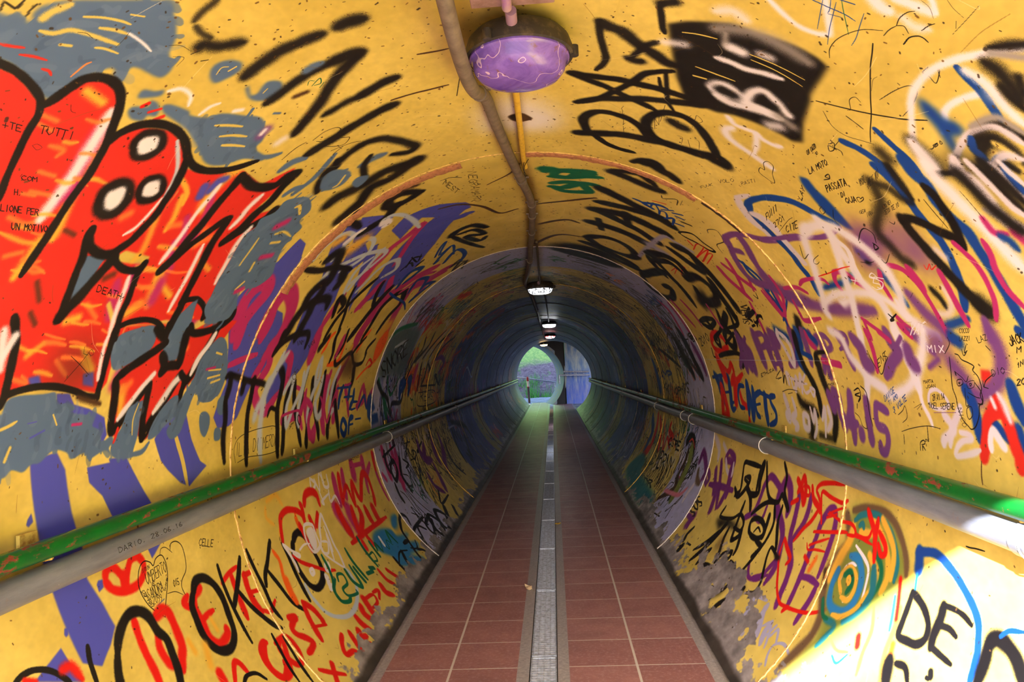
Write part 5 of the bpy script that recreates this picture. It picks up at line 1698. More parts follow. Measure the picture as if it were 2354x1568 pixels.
QUAL = 1.0
def paint_all():
    items = parse_paint(); ims = []
    specs = [('paint_entrance', -400, 1150, int(1800 * QUAL), int(500 * QUAL), False), ('paint_first_ring', 1150, 2901, int(6800 * QUAL), int(1350 * QUAL), True),
             ('paint_second_ring', 2901, 5192, int(3600 * QUAL), int(520 * QUAL), True), ('paint_inner_rings', 5192, 29000, int(2400 * QUAL), int(1200 * QUAL), True)]
    for i, sp in enumerate(specs):
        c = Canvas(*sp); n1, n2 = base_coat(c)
        if i == 0:
            wild_style(c, 22, 250, 1000, 'kkBmpgr', 150, 380, 14, 30, 5)
        if i == 3:
            wild_style(c, 16, 5300, 8800, 'wLltob', 200, 500, 24, 60, 1, -2700, 2700, .5)
            wild_style(c, 75, 5300, 8800, 'mGBRetolW', 140, 340, 9, 20, 2, -2700, 2700)
            wild_style(c, 85, 5400, 8900, 'kkkkd', 140, 420, 8, 14, 3, -2800, -300)
            wild_style(c, 95, 5400, 8900, 'kkkkd', 140, 420, 8, 14, 13, 400, 2800)
            wild_style(c, 22, 6300, 8900, 'kjG', 100, 300, 7, 14, 23, -400, 500)
            wild_style(c, 30, 5900, 9200, 'Reor', 120, 300, 14, 40, 33, -1700, -700, .8)
            wild_style(c, 150, 8800, 15000, 'kkGRBdngp', 200, 500, 14, 40, 4, op=.8)
            wild_style(c, 130, 8800, 15000, 'WkwBwLYj', 200, 500, 8, 18, 14, op=.8)
            wild_style(c, 160, 15000, 27000, 'kkgdWnoG', 300, 700, 20, 50, 6, op=.6)
        for k, col, w, f, P, _ in items:
            if k == 'P':
                c.poly(P, max(2, f * (45 if col in 'gb' else 100)), INK[col])
                if col == 'g': brushed(c, P)
            else: c.stroke(P, w, f, INK[col])
        grime(c, n1)
        ims.append(c.image()); del c
    return ims

def wall_material(im, name):
    m, nt, b, N, L = mat(name)
    t = node(nt, 'ShaderNodeTexImage'); t.image = im; t.interpolation = 'Linear'; t.extension = 'EXTEND'
    uv = node(nt, 'ShaderNodeUVMap'); uv.uv_map = 'wall'; L.new(uv.outputs[0], t.inputs[0])
    p = pos(nt); n2 = noise(nt, p, 7, 2)
    L.new(t.outputs[0], b.inputs['Base Color'])
    L.new(mathn(nt, 'MULTIPLY_ADD', n2, .25, .36), b.inputs['Roughness'])
    b.inputs['Specular IOR Level'].default_value = .45
    bump(nt, n2, .35, .007, b)
    return m

# ---------------------------------------------------------------- the pipe
TH = 2.487   # half opening angle of the shell, down to just under the floor
def ycut(x): return 24.2 - 2.1 * x        # the far end of the pipe is cut on a slant
def build_shell():
    ims = paint_all()
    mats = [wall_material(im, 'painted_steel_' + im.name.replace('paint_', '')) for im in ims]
    zones = [(-.4, 1.15, 6, False), (1.15, 2.901, 26, True), (2.901, 5.192, 16, True), (5.192, 29.0, 60, True)]
    for name, a0, a1 in (('wall_left', -TH, -.95), ('ceiling', -.95, .95), ('wall_right', .95, TH)):
        vs = []; fs = []; mi = []; uvs = []
        nt_ = int((a1 - a0) / .032)
        for zi, (y0, y1, n, lg) in enumerate(zones):
            b = len(vs)
            for j in range(n + 1):
                t = j / n; y = y0 * (y1 / y0) ** t if lg else y0 + (y1 - y0) * t
                for i in range(nt_ + 1):
                    a = a0 + (a1 - a0) * i / nt_; x = math.sin(a) * R
                    yy = min(y, ycut(x)); tt = t if yy == y else (math.log(yy / y0) / math.log(y1 / y0))
                    vs.append((x, yy, AX + math.cos(a) * R)); uvs.append(((a * 1.26 / 3.15 + 1) / 2, tt))
            for j in range(n):
                for i in range(nt_):
                    q = (b + j * (nt_ + 1) + i, b + j * (nt_ + 1) + i + 1, b + (j + 1) * (nt_ + 1) + i + 1, b + (j + 1) * (nt_ + 1) + i)
                    if abs(vs[q[0]][1] - vs[q[3]][1]) < 1e-6 and abs(vs[q[1]][1] - vs[q[2]][1]) < 1e-6: continue
                    fs.append(q[::-1]); mi.append(zi)
        me = bpy.data.meshes.new(name); me.from_pydata(vs, [], fs)
        for m in mats: me.materials.append(m)
        me.polygons.foreach_set('material_index', mi); me.polygons.foreach_set('use_smooth', [True] * len(fs))
        lay = me.uv_layers.new(name='wall'); li = np.zeros(len(me.loops), np.int32); me.loops.foreach_get('vertex_index', li)
        U = np.array(uvs, np.float32)[li]; lay.data.foreach_set('uv', U.ravel())
        o = bpy.data.objects.new(name, me); COLL.objects.link(o); tag(o, kind='structure')
        o['label'] = {'wall_left': 'curved yellow left side of the pipe, covered in graffiti with a big red piece', 'ceiling': 'curved yellow crown of the pipe with black sprayed tags', 'wall_right': 'curved yellow right side of the pipe with blue, purple and white graffiti'}[name]
    # outer skin of the pipe, so that it has a wall thickness at both ends
    m = plain('pipe_concrete', (120, 116, 110), .9, 0, (90, 88, 84), 6)
    mb = MB(); n = 72
    for k in range(n):
        a0 = -TH + 2 * TH * k / n; a1 = -TH + 2 * TH * (k + 1) / n; Q = []
        for a in (a0, a1):
            s_, c_ = math.sin(a), math.cos(a)
            Q.append([(s_ * R, -.4, AX + c_ * R), (s_ * (R + .1), -.4, AX + c_ * (R + .1)), (s_ * (R + .1), ycut(s_ * R), AX + c_ * (R + .1)), (s_ * R, ycut(s_ * R), AX + c_ * R)])
        mb.add(Q[0] + Q[1], [(0, 1, 5, 4), (1, 2, 6, 5), (2, 3, 7, 6)])
    tag(mb.build('wall_outer_shell', m), kind='structure')

# ---------------------------------------------------------------- floor
T = 0.3015
def floor_material():
    m, nt, b, N, L = mat('red_floor_tiles'); p = pos(nt)
    sx = node(nt, 'ShaderNodeSeparateXYZ'); L.new(p, sx.inputs[0]); X, Y = sx.outputs[0], sx.outputs[1]
    ax = mathn(nt, 'ABSOLUTE', mathn(nt, 'ADD', X, 0.0015))
    u = mathn(nt, 'DIVIDE', mathn(nt, 'SUBTRACT', ax, .1165), T)      # 0..2 across the two tile columns
    inside = mathn(nt, 'MULTIPLY', mathn(nt, 'GREATER_THAN', u, 0.0), mathn(nt, 'LESS_THAN', u, 2.0))
    fu = mathn(nt, 'FRACT', u); v = mathn(nt, 'DIVIDE', mathn(nt, 'SUBTRACT', Y, 3.2264), T); fv = mathn(nt, 'FRACT', v)
    def edge(f, w): return mathn(nt, 'LESS_THAN', mathn(nt, 'MINIMUM', f, mathn(nt, 'SUBTRACT', 1.0, f)), w)
    nb = noise(nt, p, 60, 3); wob = mathn(nt, 'MULTIPLY_ADD', nb, .006, 0)
    grout_v = mathn(nt, 'LESS_THAN', mathn(nt, 'MINIMUM', fv, mathn(nt, 'SUBTRACT', 1.0, fv)), mathn(nt, 'ADD', wob, .009))
    near1 = mathn(nt, 'LESS_THAN', mathn(nt, 'ABSOLUTE', mathn(nt, 'SUBTRACT', u, 1.0)), .018)
    g = mathn(nt, 'MAXIMUM', grout_v, near1)
    cell = node(nt, 'ShaderNodeTexWhiteNoise'); cell.noise_dimensions = '3D'
    cv = node(nt, 'ShaderNodeCombineXYZ'); L.new(mathn(nt, 'FLOOR', u), cv.inputs[0]); L.new(mathn(nt, 'FLOOR', v), cv.inputs[1]); L.new(mathn(nt, 'SIGN', X), cv.inputs[2]); L.new(cv.outputs[0], cell.inputs[0])
    n1 = noise(nt, p, 7, 6, .7); n2 = noise(nt, p, 60, 5, .7)
    tile = mix(nt, ramp(nt, n1, .3, .7), srgb((168, 120, 120)), srgb((148, 104, 110)))
    tile = mix(nt, mathn(nt, 'MULTIPLY', cell.outputs[0], .4), tile, srgb((122, 76, 78)))
    tile = mix(nt, mathn(nt, 'MULTIPLY', ramp(nt, n2, .5, .8), .6), tile, srgb((204, 178, 180)))
    tile = mix(nt, mathn(nt, 'MULTIPLY', ramp(nt, noise(nt, p, 2.2, 5), .55, .8), .5), tile, srgb((84, 62, 66)))
    conc = mix(nt, ramp(nt, n2, .3, .7), srgb((178, 174, 180)), srgb((132, 128, 136)))
    col = mix(nt, g, tile, srgb((206, 198, 196)))
    col = mix(nt, inside, conc, col)
    far = ramp(nt, mathn(nt, 'ADD', ax, mathn(nt, 'MULTIPLY', n1, .03)), .785, .80)   # dirty gutter along the walls
    col = mix(nt, far, col, srgb((54, 48, 48)))
    L.new(col, b.inputs['Base Color'])
    L.new(mathn(nt, 'MULTIPLY_ADD', n1, .35, .25), b.inputs['Roughness'])
    h = mathn(nt, 'SUBTRACT', mathn(nt, 'MULTIPLY', n2, .25), mathn(nt, 'MULTIPLY', g, .8))
    bump(nt, h, .5, .003, b)
    return m

def build_floor():
    m = floor_material(); mb = MB(); W = .797; G = .063
    y1 = 27.4; ys = [-.4 + i * (y1 + .4) / 60 for i in range(61)]
    xs = [-W, -.76, -.6, -.3, -G, G, .3, .6, .76, W]
    for j in range(60):
        for i in range(len(xs) - 1):
            if i == 4: continue
            z = lambda x: -.012 if abs(x) > .77 else 0
            if ys[j] > 22.4 and xs[i] > 0 and False: continue
            mb.add([(xs[i], ys[j], z(xs[i])), (xs[i + 1], ys[j], z(xs[i + 1])), (xs[i + 1], ys[j + 1], z(xs[i + 1])), (xs[i], ys[j + 1], z(xs[i]))], [(0, 1, 2, 3)])
    # drain channel under the gratings
    ms = plain('drain_channel_concrete', (52, 50, 52), .9, 0, (30, 29, 30), 15)
    mb.add([(-G, -.4, 0), (-G, y1, 0), (-G, y1, -.09), (-G, -.4, -.09)], [(0, 1, 2, 3)], 1)
    mb.add([(G, -.4, 0), (G, y1, 0), (G, y1, -.09), (G, -.4, -.09)], [(3, 2, 1, 0)], 1)
    mb.add([(-G, -.4, -.09), (-G, y1, -.09), (G, y1, -.09), (G, -.4, -.09)], [(0, 3, 2, 1)], 1)
    me = mb.build('floor', [m, ms], smooth=False); tag(me, 'red square floor tiles in two columns on either side of the drain', kind='structure')
    return me

def grating():
    m, nt, b, N, L = mat('galvanised_grating'); p = objc(nt)
    b.inputs['Metallic'].default_value = .45
    L.new(mix(nt, ramp(nt, noise(nt, p, 40, 5), .4, .7), srgb((206, 216, 240)), srgb((150, 158, 182))), b.inputs['Base Color'])
    b.inputs['Roughness'].default_value = .38
    root = empty('drain_grating')
    w = .056; Lg = .962
    f = MB()
    for x in (-w, w): f.box(x - .003, x + .003, 0, Lg, -.022, .001)
    for y in (0, Lg): f.box(-w, w, y - .004, y + .004, -.022, .001)
    for k in (-.5, 0, .5): f.box(k * w - .0016, k * w + .0016, 0, Lg, -.02, -.001)
    f.build('frame', m, root, smooth=False)
    s = MB(); n = 38
    for i in range(1, n):
        y = Lg * i / n; s.add([(-w, y - .0085, -.003), (w, y - .0085, -.003), (w, y, .0), (-w, y, .0), (-w, y + .006, -.004), (w, y + .006, -.004), (-w, y - .0085, -.012), (w, y - .0085, -.012)],
                              [(0, 1, 2, 3), (3, 2, 5, 4), (6, 7, 1, 0)])
    s.build('crossbars', m, root, smooth=False)
    return root

def copy_tree(o, parent=None):
    c = o.copy(); COLL.objects.link(c); c.parent = parent
    for ch in list(o.children): copy_tree(ch, c)
    return c

def build_gratings():
    g = grating(); y = 3.36 - .985 * 4; k = 0
    while y < 26.2:
        o = g if k == 0 else copy_tree(g)
        o.location = (0, y, -.001)
        tag(o, 'narrow galvanised steel grating over the drain down the middle of the tiled floor', 'grating', 'steel gratings in a row over the floor drain')
        y += .985; k += 1

# ---------------------------------------------------------------- lamps
def lamp(y, x, style, label, drop=0):
    root = empty('bulkhead_lamp', (x, y, AX + 1.18 - drop))
    tag(root, label, 'lamp', 'bulkhead lamps along the crown of the tunnel')
    black = plain('lamp_housing_black', (42, 38, 36), .6, 0, (96, 84, 66), 30, .5, .75)
    h = MB(); h.lathe([(.0, .052), (.09, .052), (.118, .046), (.133, .03), (.141, .006), (.141, -.012), (.133, -.014), (.128, -.006), (.128, .0)])
    h.build('housing', black, root)
    for k in range(3):
        ear = MB()
        a = k * 2 * PI / 3; ear.lathe([(0, .012), (.012, .012), (.012, -.014), (0, -.014)], 12, cx=math.cos(a) * .143, cy=math.sin(a) * .143)
        ear.build('fixing_lug', black, root)
    # diffuser
    m, nt, b, N, L = mat('lamp_diffuser_' + style); p = objc(nt)
    n1 = noise(nt, p, 34, 6, .75, .4); n2 = noise(nt, p, 9, 5, .7, 1.2)
    if style == 'violet':
        c = mix(nt, ramp(nt, n2, .35, .65), srgb((132, 104, 210)), srgb((102, 74, 176)))
        c = mix(nt, ramp(nt, n1, .57, .68), c, srgb((120, 84, 70)))
        rid = mathn(nt, 'LESS_THAN', mathn(nt, 'ABSOLUTE', mathn(nt, 'SUBTRACT', noise(nt, p, 11, 2, .4), .5)), .0045)
        c = mix(nt, mathn(nt, 'MULTIPLY', rid, .8), c, srgb((214, 190, 226)))
        c = mix(nt, ramp(nt, noise(nt, p, 5, 2, .5), .70, .76), c, srgb((214, 200, 204)))
        L.new(c, b.inputs['Base Color']); b.inputs['Roughness'].default_value = .22; b.inputs['Coat Weight'].default_value = .3
    elif style == 'dirty_lit':
        c = mix(nt, ramp(nt, n1, .46, .56), srgb((226, 224, 226)), srgb((90, 70, 66)))
        L.new(c, b.inputs['Base Color']); b.inputs['Roughness'].default_value = .3
        b.inputs['Emission Color'].default_value = (.9, .95, 1, 1); L.new(mathn(nt, 'MULTIPLY', mathn(nt, 'SUBTRACT', 1, ramp(nt, n1, .46, .56)), LAMP * .11), b.inputs['Emission Strength'])  # glows between the dirt specks, raised to brighten the middle of the tunnel
    else:
        b.inputs['Base Color'].default_value = (.8, .8, .8, 1)
        if style == 'scrawled':
            f = ramp(nt, noise(nt, p, 12, 2, .5, 1.5), .49, .53); L.new(mix(nt, f, (1, .02, .02, 1), (1, .92, .92, 1)), b.inputs['Emission Color']); e = LAMP
            L.new(mathn(nt, 'MULTIPLY_ADD', f, LAMP * .7, LAMP * .35), b.inputs['Emission Strength'])
        else:
            b.inputs['Emission Color'].default_value = (1, .6, .22, 1) if style == 'warm' else (.93, .96, 1, 1)
            b.inputs['Emission Strength'].default_value = LAMP
    d = MB(); d.lathe([(.1275, -.002), (.1275, -.02), (.122, -.026), (.118, -.045), (.105, -.06), (.08, -.069), (.04, -.073), (.0005, -.074)])
    d.build('diffuser', m, root)
    r = MB(); r.lathe([(.127, -.006), (.131, -.010), (.131, -.018), (.127, -.022)])
    rim = r.build('rim', m if style in ('violet',) else black, root)
    gl = MB(); gl.tube([(-.01, -.136, .02), (-.01, -.178, .026)], .014, 12)
    gl.build('cable_gland', plain('lilac_plastic', (150, 120, 150), .5), root)
    return root

# ---------------------------------------------------------------- pipes and rails
def smooth_pts(P, n=6): return [tuple(q) for q in catmull(P, False, n)]

def build_rails():
    # green enamel worn down to rust
    m, nt, b, N, L = mat('green_enamel_worn'); p = objc(nt)
    mp = node(nt, 'ShaderNodeMapping'); mp.inputs['Scale'].default_value = (1, .45, 1); L.new(p, mp.inputs[0]); v = mp.outputs[0]
    n1 = noise(nt, v, 26, 8, .75); n2 = noise(nt, p, 140, 3, .6); n3 = noise(nt, v, 2.2, 3)
    green = mix(nt, ramp(nt, noise(nt, p, 12, 4), .3, .7), srgb((10, 104, 36)), srgb((20, 84, 40)))
    thr = mathn(nt, 'SUBTRACT', mathn(nt, 'ADD', mathn(nt, 'MULTIPLY', n1, .75), mathn(nt, 'MULTIPLY', n3, .35)), .592)
    rust = mathn(nt, 'MULTIPLY', thr, 30, clamp=True)
    c = mix(nt, rust, green, mix(nt, n2, srgb((92, 38, 26)), srgb((140, 62, 44))))
    c = mix(nt, ramp(nt, n2, .74, .78), c, srgb((205, 220, 200)))
    L.new(c, b.inputs['Base Color']); L.new(mathn(nt, 'MULTIPLY_ADD', rust, .4, .28), b.inputs['Roughness'])
    bump(nt, mathn(nt, 'MULTIPLY', rust, -1), .4, .002, b)
    GREEN = m
    m, nt, b, N, L = mat('grey_plastic_pipe'); p = objc(nt)
    mp = node(nt, 'ShaderNodeMapping'); mp.inputs['Scale'].default_value = (1, .15, 1); L.new(p, mp.inputs[0])
    n1 = noise(nt, mp.outputs[0], 30, 6, .7)
    c = mix(nt, ramp(nt, n1, .3, .75), srgb((124, 130, 146)), srgb((90, 94, 110)))
    c = mix(nt, ramp(nt, noise(nt, p, 9, 5, .7), .62, .74), c, srgb((122, 104, 98)))
    c = mix(nt, ramp(nt, noise(nt, p, 170, 2), .76, .8), c, srgb((224, 222, 230)))
    L.new(c, b.inputs['Base Color']); b.inputs['Roughness'].default_value = .38
    GREY = m
    steel = plain('zinc_plated_steel', (150, 150, 150), .4, .8, (92, 84, 72), 60)
    yelm = plain('yellow_painted_steel', YEL, .5, 0, (150, 110, 50), 40)
    inkm = plain('marker_ink', (18, 16, 18), .5, bs=0)
    for sd, nm in ((-1, 'left'), (1, 'right')):
        y_end = 25.6 if sd < 0 else 21.4
        xg, zg = sd * 1.19, (AX - .036 if sd < 0 else AX - .026)
        root = empty('handrail', (xg, -.36, zg))
        tag(root, 'green metal handrail with rust patches along the %s wall above the grey pipe' % nm, 'handrail', 'green handrails on both walls')
        t = MB(); t.tube([(0, y, 0) for y in np.linspace(0, y_end + .36, 40)], .0255, 20); t.build('rail', GREEN, root)
        ys = [1.74, 3.63, 5.6, 7.5, 9.4, 11.4, 13.4, 15.4, 17.4, 19.4] + ([21.3, 23.3] if sd < 0 else [])
        for y in [-.1] + ys:
            k = MB(); a = sd
            dx = 1.254 - 1.19
            k.box(min(0, a * dx), max(0, a * dx), y + .36 - .015, y + .36 + .015, -.03, -.022)
            k.box(a * (dx - .01) if a > 0 else a * dx, a * dx if a > 0 else a * (dx - .01), y + .36 - .03, y + .36 + .03, -.03, .04)
            k.tube([(a * .0, y + .36, -.030), (a * .0, y + .36, -.02)], .007, 8)
            k.build('bracket', yelm if y > 0 else steel, root, smooth=False)
        xp, zp = sd * 1.2, (AX - .113 if sd < 0 else AX - .098)
        xp = sd * 1.198
        root = empty('cable_pipe', (xp, -.36, zp))
        tag(root, 'thick grey plastic pipe fixed to the %s wall just below the green handrail' % nm, 'pipe', 'grey pipes on both walls')
        t = MB(); t.tube([(0, y, 0) for y in np.linspace(0, y_end + .3, 30)], .0375, 24); t.build('pipe', GREY, root)
        sleeves = [(1.45, 0.07), (5.42, .02), (9.2, .02), (13.1, .02)] if sd < 0 else [(1.72, .03), (3.77, .02), (5.68, .02), (6.04, .02), (7.57, .02), (11.3, .02), (15, .02)]
        for y, wd in sleeves:
            k = MB(); k.lathe([(.0376, 0), (.0415, 0), (.0415, wd), (.0376, wd)], 24, 'y', cy=y + .36); k.build('joint_sleeve', GREY, root)
            k = MB(); k.tube([(math.cos(u) * .043, y + .36 - .012, math.sin(u) * .043) for u in np.linspace(0, 2 * PI, 25)], .0022, 6, cap=False)
            k.build('clamp', plain('white_zinc_clamp', (226, 226, 230), .35, .3), root)
        if sd < 0:   # handwriting on the pipe
            wr = MB()
            def write(txt, y0, h, ang, wv):
                for i, ch in enumerate(txt):
                    for st in FONT.get(ch, '').split(';'):
                        if not st: continue
                        P = []
                        for q in st.split(','):
                            yy = y0 + .36 + (i + int(q[0]) / 4 * .7) * wv; th = ang + int(q[1]) / 6 * h / .038
                            P.append((math.cos(th) * .0381, yy, math.sin(th) * .0381))
                        if len(P) > 1 and P[0] == P[1]: P[1] = (P[1][0], P[1][1] + .002, P[1][2])
                        wr.tube(P, .0009, 4)
            write('DARIO, 28.06.16', 1.98, .015, .05, .0235)
            tag(wr.build('handwriting', inkm, root, smooth=False), 'black handwritten name and date')

def build_conduits():
    grey = plain('dusty_grey_conduit', (120, 108, 100), .6, 0, (88, 78, 74), 26, .35, .7, .2)
    yel = plain('yellow_painted_conduit', (216, 180, 66), .45, 0, (170, 120, 50), 40, .5, .75, .1)
    lil = plain('lilac_painted_conduit', (170, 140, 158), .5, 0, (150, 96, 180), 30)
    steel = plain('conduit_steel_saddle', (150, 140, 130), .5, .5, (96, 78, 62), 50)
    root = empty('overhead_conduit', (0, 0, AX + R))
    tag(root, 'long grey cable conduit winding along the crown of the ceiling past the lamps', 'conduit')
    P = [(-.095, -.3), (-.09, .8), (-.088, 1.2), (-.085, 1.43), (-.083, 1.6), (-.082, 1.8), (-.076, 1.98), (-.064, 2.2), (-.053, 2.42), (-.03, 2.77), (0, 3.17), (.038, 3.66), (.03, 4.1), (.012, 4.6), (-.012, 5.1), (-.03, 5.6), (-.08, 6.4), (-.13, 7.1), (-.115, 7.8), (-.10, 9), (-.09, 11), (-.09, 13), (-.09, 16), (-.09, 20), (-.09, 21.5)]
    Q = smooth_pts([(x, y, -(R - math.sqrt(R * R - x * x)) - .027 - .094 * math.exp(-((y - 1.72) / .36) ** 4)) for x, y in P])
    t = MB(); t.tube(Q, .0195, 14); t.build('conduit', grey, root)
    for y0 in (.9, 2.07, 3.28, 3.72, 4.05, 4.55, 5.7, 8.4, 10.5, 12.7, 15, 18, 21):
        q = min(range(len(Q)), key=lambda i: abs(Q[i][1] - y0)); a, b2 = Vector(Q[max(q - 1, 0)]), Vector(Q[q]); d = (b2 - a).normalized()
        k = MB(); k.tube([b2 - d * .022, b2 + d * .022], .0235, 14); k.build('coupling', grey, root)
        k = MB(); k.box(b2.x - .034, b2.x + .034, b2.y - .008, b2.y + .008, b2.z + .010, b2.z + .017); k.build('saddle', steel, root, smooth=False)
    root = empty('lamp_cable', (0, 0, AX + R))
    tag(root, 'thin yellow painted cable conduit on the crown feeding the nearest lamp', 'cable')
    t = MB(); t.tube(smooth_pts([(.034, 1.965, -.024), (.034, 2.1, -.017), (.031, 2.6, -.017), (.028, 2.9, -.017), (.031, 3.06, -.017)]), .011, 12); t.build('conduit', yel, root)
    t = MB(); t.tube(smooth_pts([(.045, -.3, -.018), (.045, 1.1, -.018), (.045, 1.32, -.036), (.044, 1.45, -.050), (.042, 1.62, -.053)]), .012, 12); t.build('feed_conduit', lil, root)
    wire = plain('black_tie_wire', (30, 24, 22), .6, bs=0)
    t = MB(); t.tube(smooth_pts([(.048, 2.94, -.02), (.03, 3.0, -.03), (.024, 3.08, -.034), (.028, 3.16, -.034)]), .0016, 6)
    t.tube(smooth_pts([(.03, 2.95, -.028), (.022, 3.03, -.034), (.03, 3.1, -.036)]), .0016, 6); t.build('tie_wire', wire, root)
    root = empty('lamp_cable', (0, 0, AX + R))
    tag(root, 'thin dark cable on the ceiling leading to the lamp with a dirty white dome', 'cable')
    t = MB(); t.tube(smooth_pts([(.038, 4.9, -.02), (.034, 5.4, -.015), (.026, 6.2, -.015), (.024, 6.8, -.02), (.022, 7.02, -.06)]), .009, 10); t.build('cable', plain('dark_dusty_cable', (96, 82, 62), .6, 0, (60, 54, 48), 30), root)
    root = empty('lamp_cable', (0, 0, AX + R))
    tag(root, 'thin cable on the dark ceiling running to the white lit lamp', 'cable')
    t = MB(); t.tube(smooth_pts([(.03, 7.3, -.05), (.04, 7.6, -.016), (.06, 9.5, -.017), (.07, 12, -.018), (.075, 13.05, -.05)]), .009, 10); t.build('cable', plain('dark_cable', (70, 64, 58), .6), root)
    # steel mounting plate over the first lamp
    root = empty('junction_box', (.055, 1.5, AX + 1.232))
    tag(root, 'dirty mauve steel junction box on the ceiling above and in front of the violet lamp', 'junction box')
    bm_ = plain('mauve_painted_steel', (152, 122, 124), .5, 0, (110, 84, 78), 24, .4, .7)
    k = MB(); k.box(-.10, .10, -.09, .155, -.004, .012); k.build('plate', bm_, root, smooth=False, bevel=.003)
    for x in (-.085, .085):
        k = MB(); k.lathe([(0, -.008), (.006, -.008), (.006, -.003), (0, -.003)], 10, cx=x, cy=-.07); k.build('screw', steel, root)

# ---------------------------------------------------------------- ring joints
def arc_strip(name, y, a0, a1, w, t, m, seed, rag=.3, z=0):
    g = np.random.default_rng(seed); n = max(8, int(abs(a1 - a0) / .012)); mb = MB(); vs = []; fs = []
    for i in range(n + 1):
        a = a0 + (a1 - a0) * i / n; e0 = w / 2 * (1 + g.normal(0, rag)); e1 = w / 2 * (1 + g.normal(0, rag)); tt = t * (1 + g.normal(0, .2))
        for yy, r in ((y - e0, R + .001), (y - e0 * .7, R - tt), (y + e1 * .7, R - tt), (y + e1, R + .001)):
            vs.append((math.sin(a) * r, yy, AX + math.cos(a) * r))
    for i in range(n):
        for k in range(3): fs.append((i * 4 + k, i * 4 + k + 1, (i + 1) * 4 + k + 1, (i + 1) * 4 + k))
    mb.add(vs, fs); return tag(mb.build(name, m), kind='structure')

def build_joints():
    seam = plain('seam_sealant_cream', (232, 196, 120), .5, 0, (150, 96, 50), 60, .5, .62, .3)
    filler = plain('cracked_brown_filler', (178, 122, 92), .8, 0, (110, 70, 44), 70, .45, .75, .5)
    seaml = plain('seam_pale', (206, 200, 206), .5, 0, (150, 140, 120), 60, .5, .7, .2)
    dark = plain('seam_open_rust', (60, 38, 24), .9, 0, (30, 20, 16), 60)
    arc_strip('trim_1', 2.901, -2.46, -.62, .012, .004, seam, 1)
    arc_strip('trim_2', 2.901, .6, 2.46, .012, .004, seam, 2)
    arc_strip('trim_3', 2.901, -.62, .6, .006, .002, seam, 3)
    arc_strip('trim_4', 2.955, -.95, -.19, .075, .006, filler, 4, .10)
    arc_strip('trim_5', 2.935, .03, .62, .05, .006, filler, 5, .16)
    arc_strip('trim_6', 2.925, .64, .80, .03, .002, dark, 6, .2)
    arc_strip('trim_7', 5.192, -2.46, 2.46, .018, .004, seaml, 7)
    yelp = plain('seam_yellow', (226, 190, 80), .5, 0, (180, 130, 60), 40)
    arc_strip('trim_8', 7.5, -2.46, 2.46, .02, .005, yelp, 8)
    arc_strip('trim_9', .62, -2.46, 2.46, .014, .004, seam, 9)
    gr = plain('seam_grey', (120, 112, 116), .6, 0, (90, 84, 86), 30)
    for i, y in enumerate((9.8, 12.1, 14.4, 16.7, 19.0, 21.3)):
        arc_strip('trim_%d' % (10 + i), y, -2.46, 2.46 if y < 19 else 2.0, .025, .006, gr, 20 + i)

# ---------------------------------------------------------------- small litter
def build_litter():
    def leaf(x, y, s, rz, m, label, curl):
        me = MB(); n = 9; vs = []; fs = []
        for i in range(n + 1):
            t = i / n; w = math.sin(PI * t) ** .8 * .32 * (1 - .25 * math.sin(9 * t))
            for k in (-1, 0, 1): vs.append(((t - .5) * s, k * w * s, curl * s * (abs(k) * .35 + (t - .5) ** 2) + .002))
        for i in range(n):
            for k in (0, 1): fs.append((i * 3 + k, i * 3 + k + 1, (i + 1) * 3 + k + 1, (i + 1) * 3 + k))
        me.add(vs, fs); me.tube([(-.5 * s, 0, .004 + curl * s * .25), (-.75 * s, .03 * s, .004)], .0012, 5)
        o = me.build('dry_leaf', m); o.location = (x, y, .001); o.rotation_euler = (0, 0, rz); tag(o, label, 'leaf'); return o
    leaf(.086, 6.1, .05, .3, plain('yellow_leaf', (206, 176, 50), .6, 0, (150, 110, 30), 60), 'small yellow leaf lying at the right edge of the steel drain gratings', .4)
    beige = plain('beige_leaf', (186, 164, 136), .7, 0, (128, 104, 80), 50)
    leaf(-.107, 4.33, .062, 2.4, beige, 'crumpled beige leaf on the concrete strip left of the drain', .9)

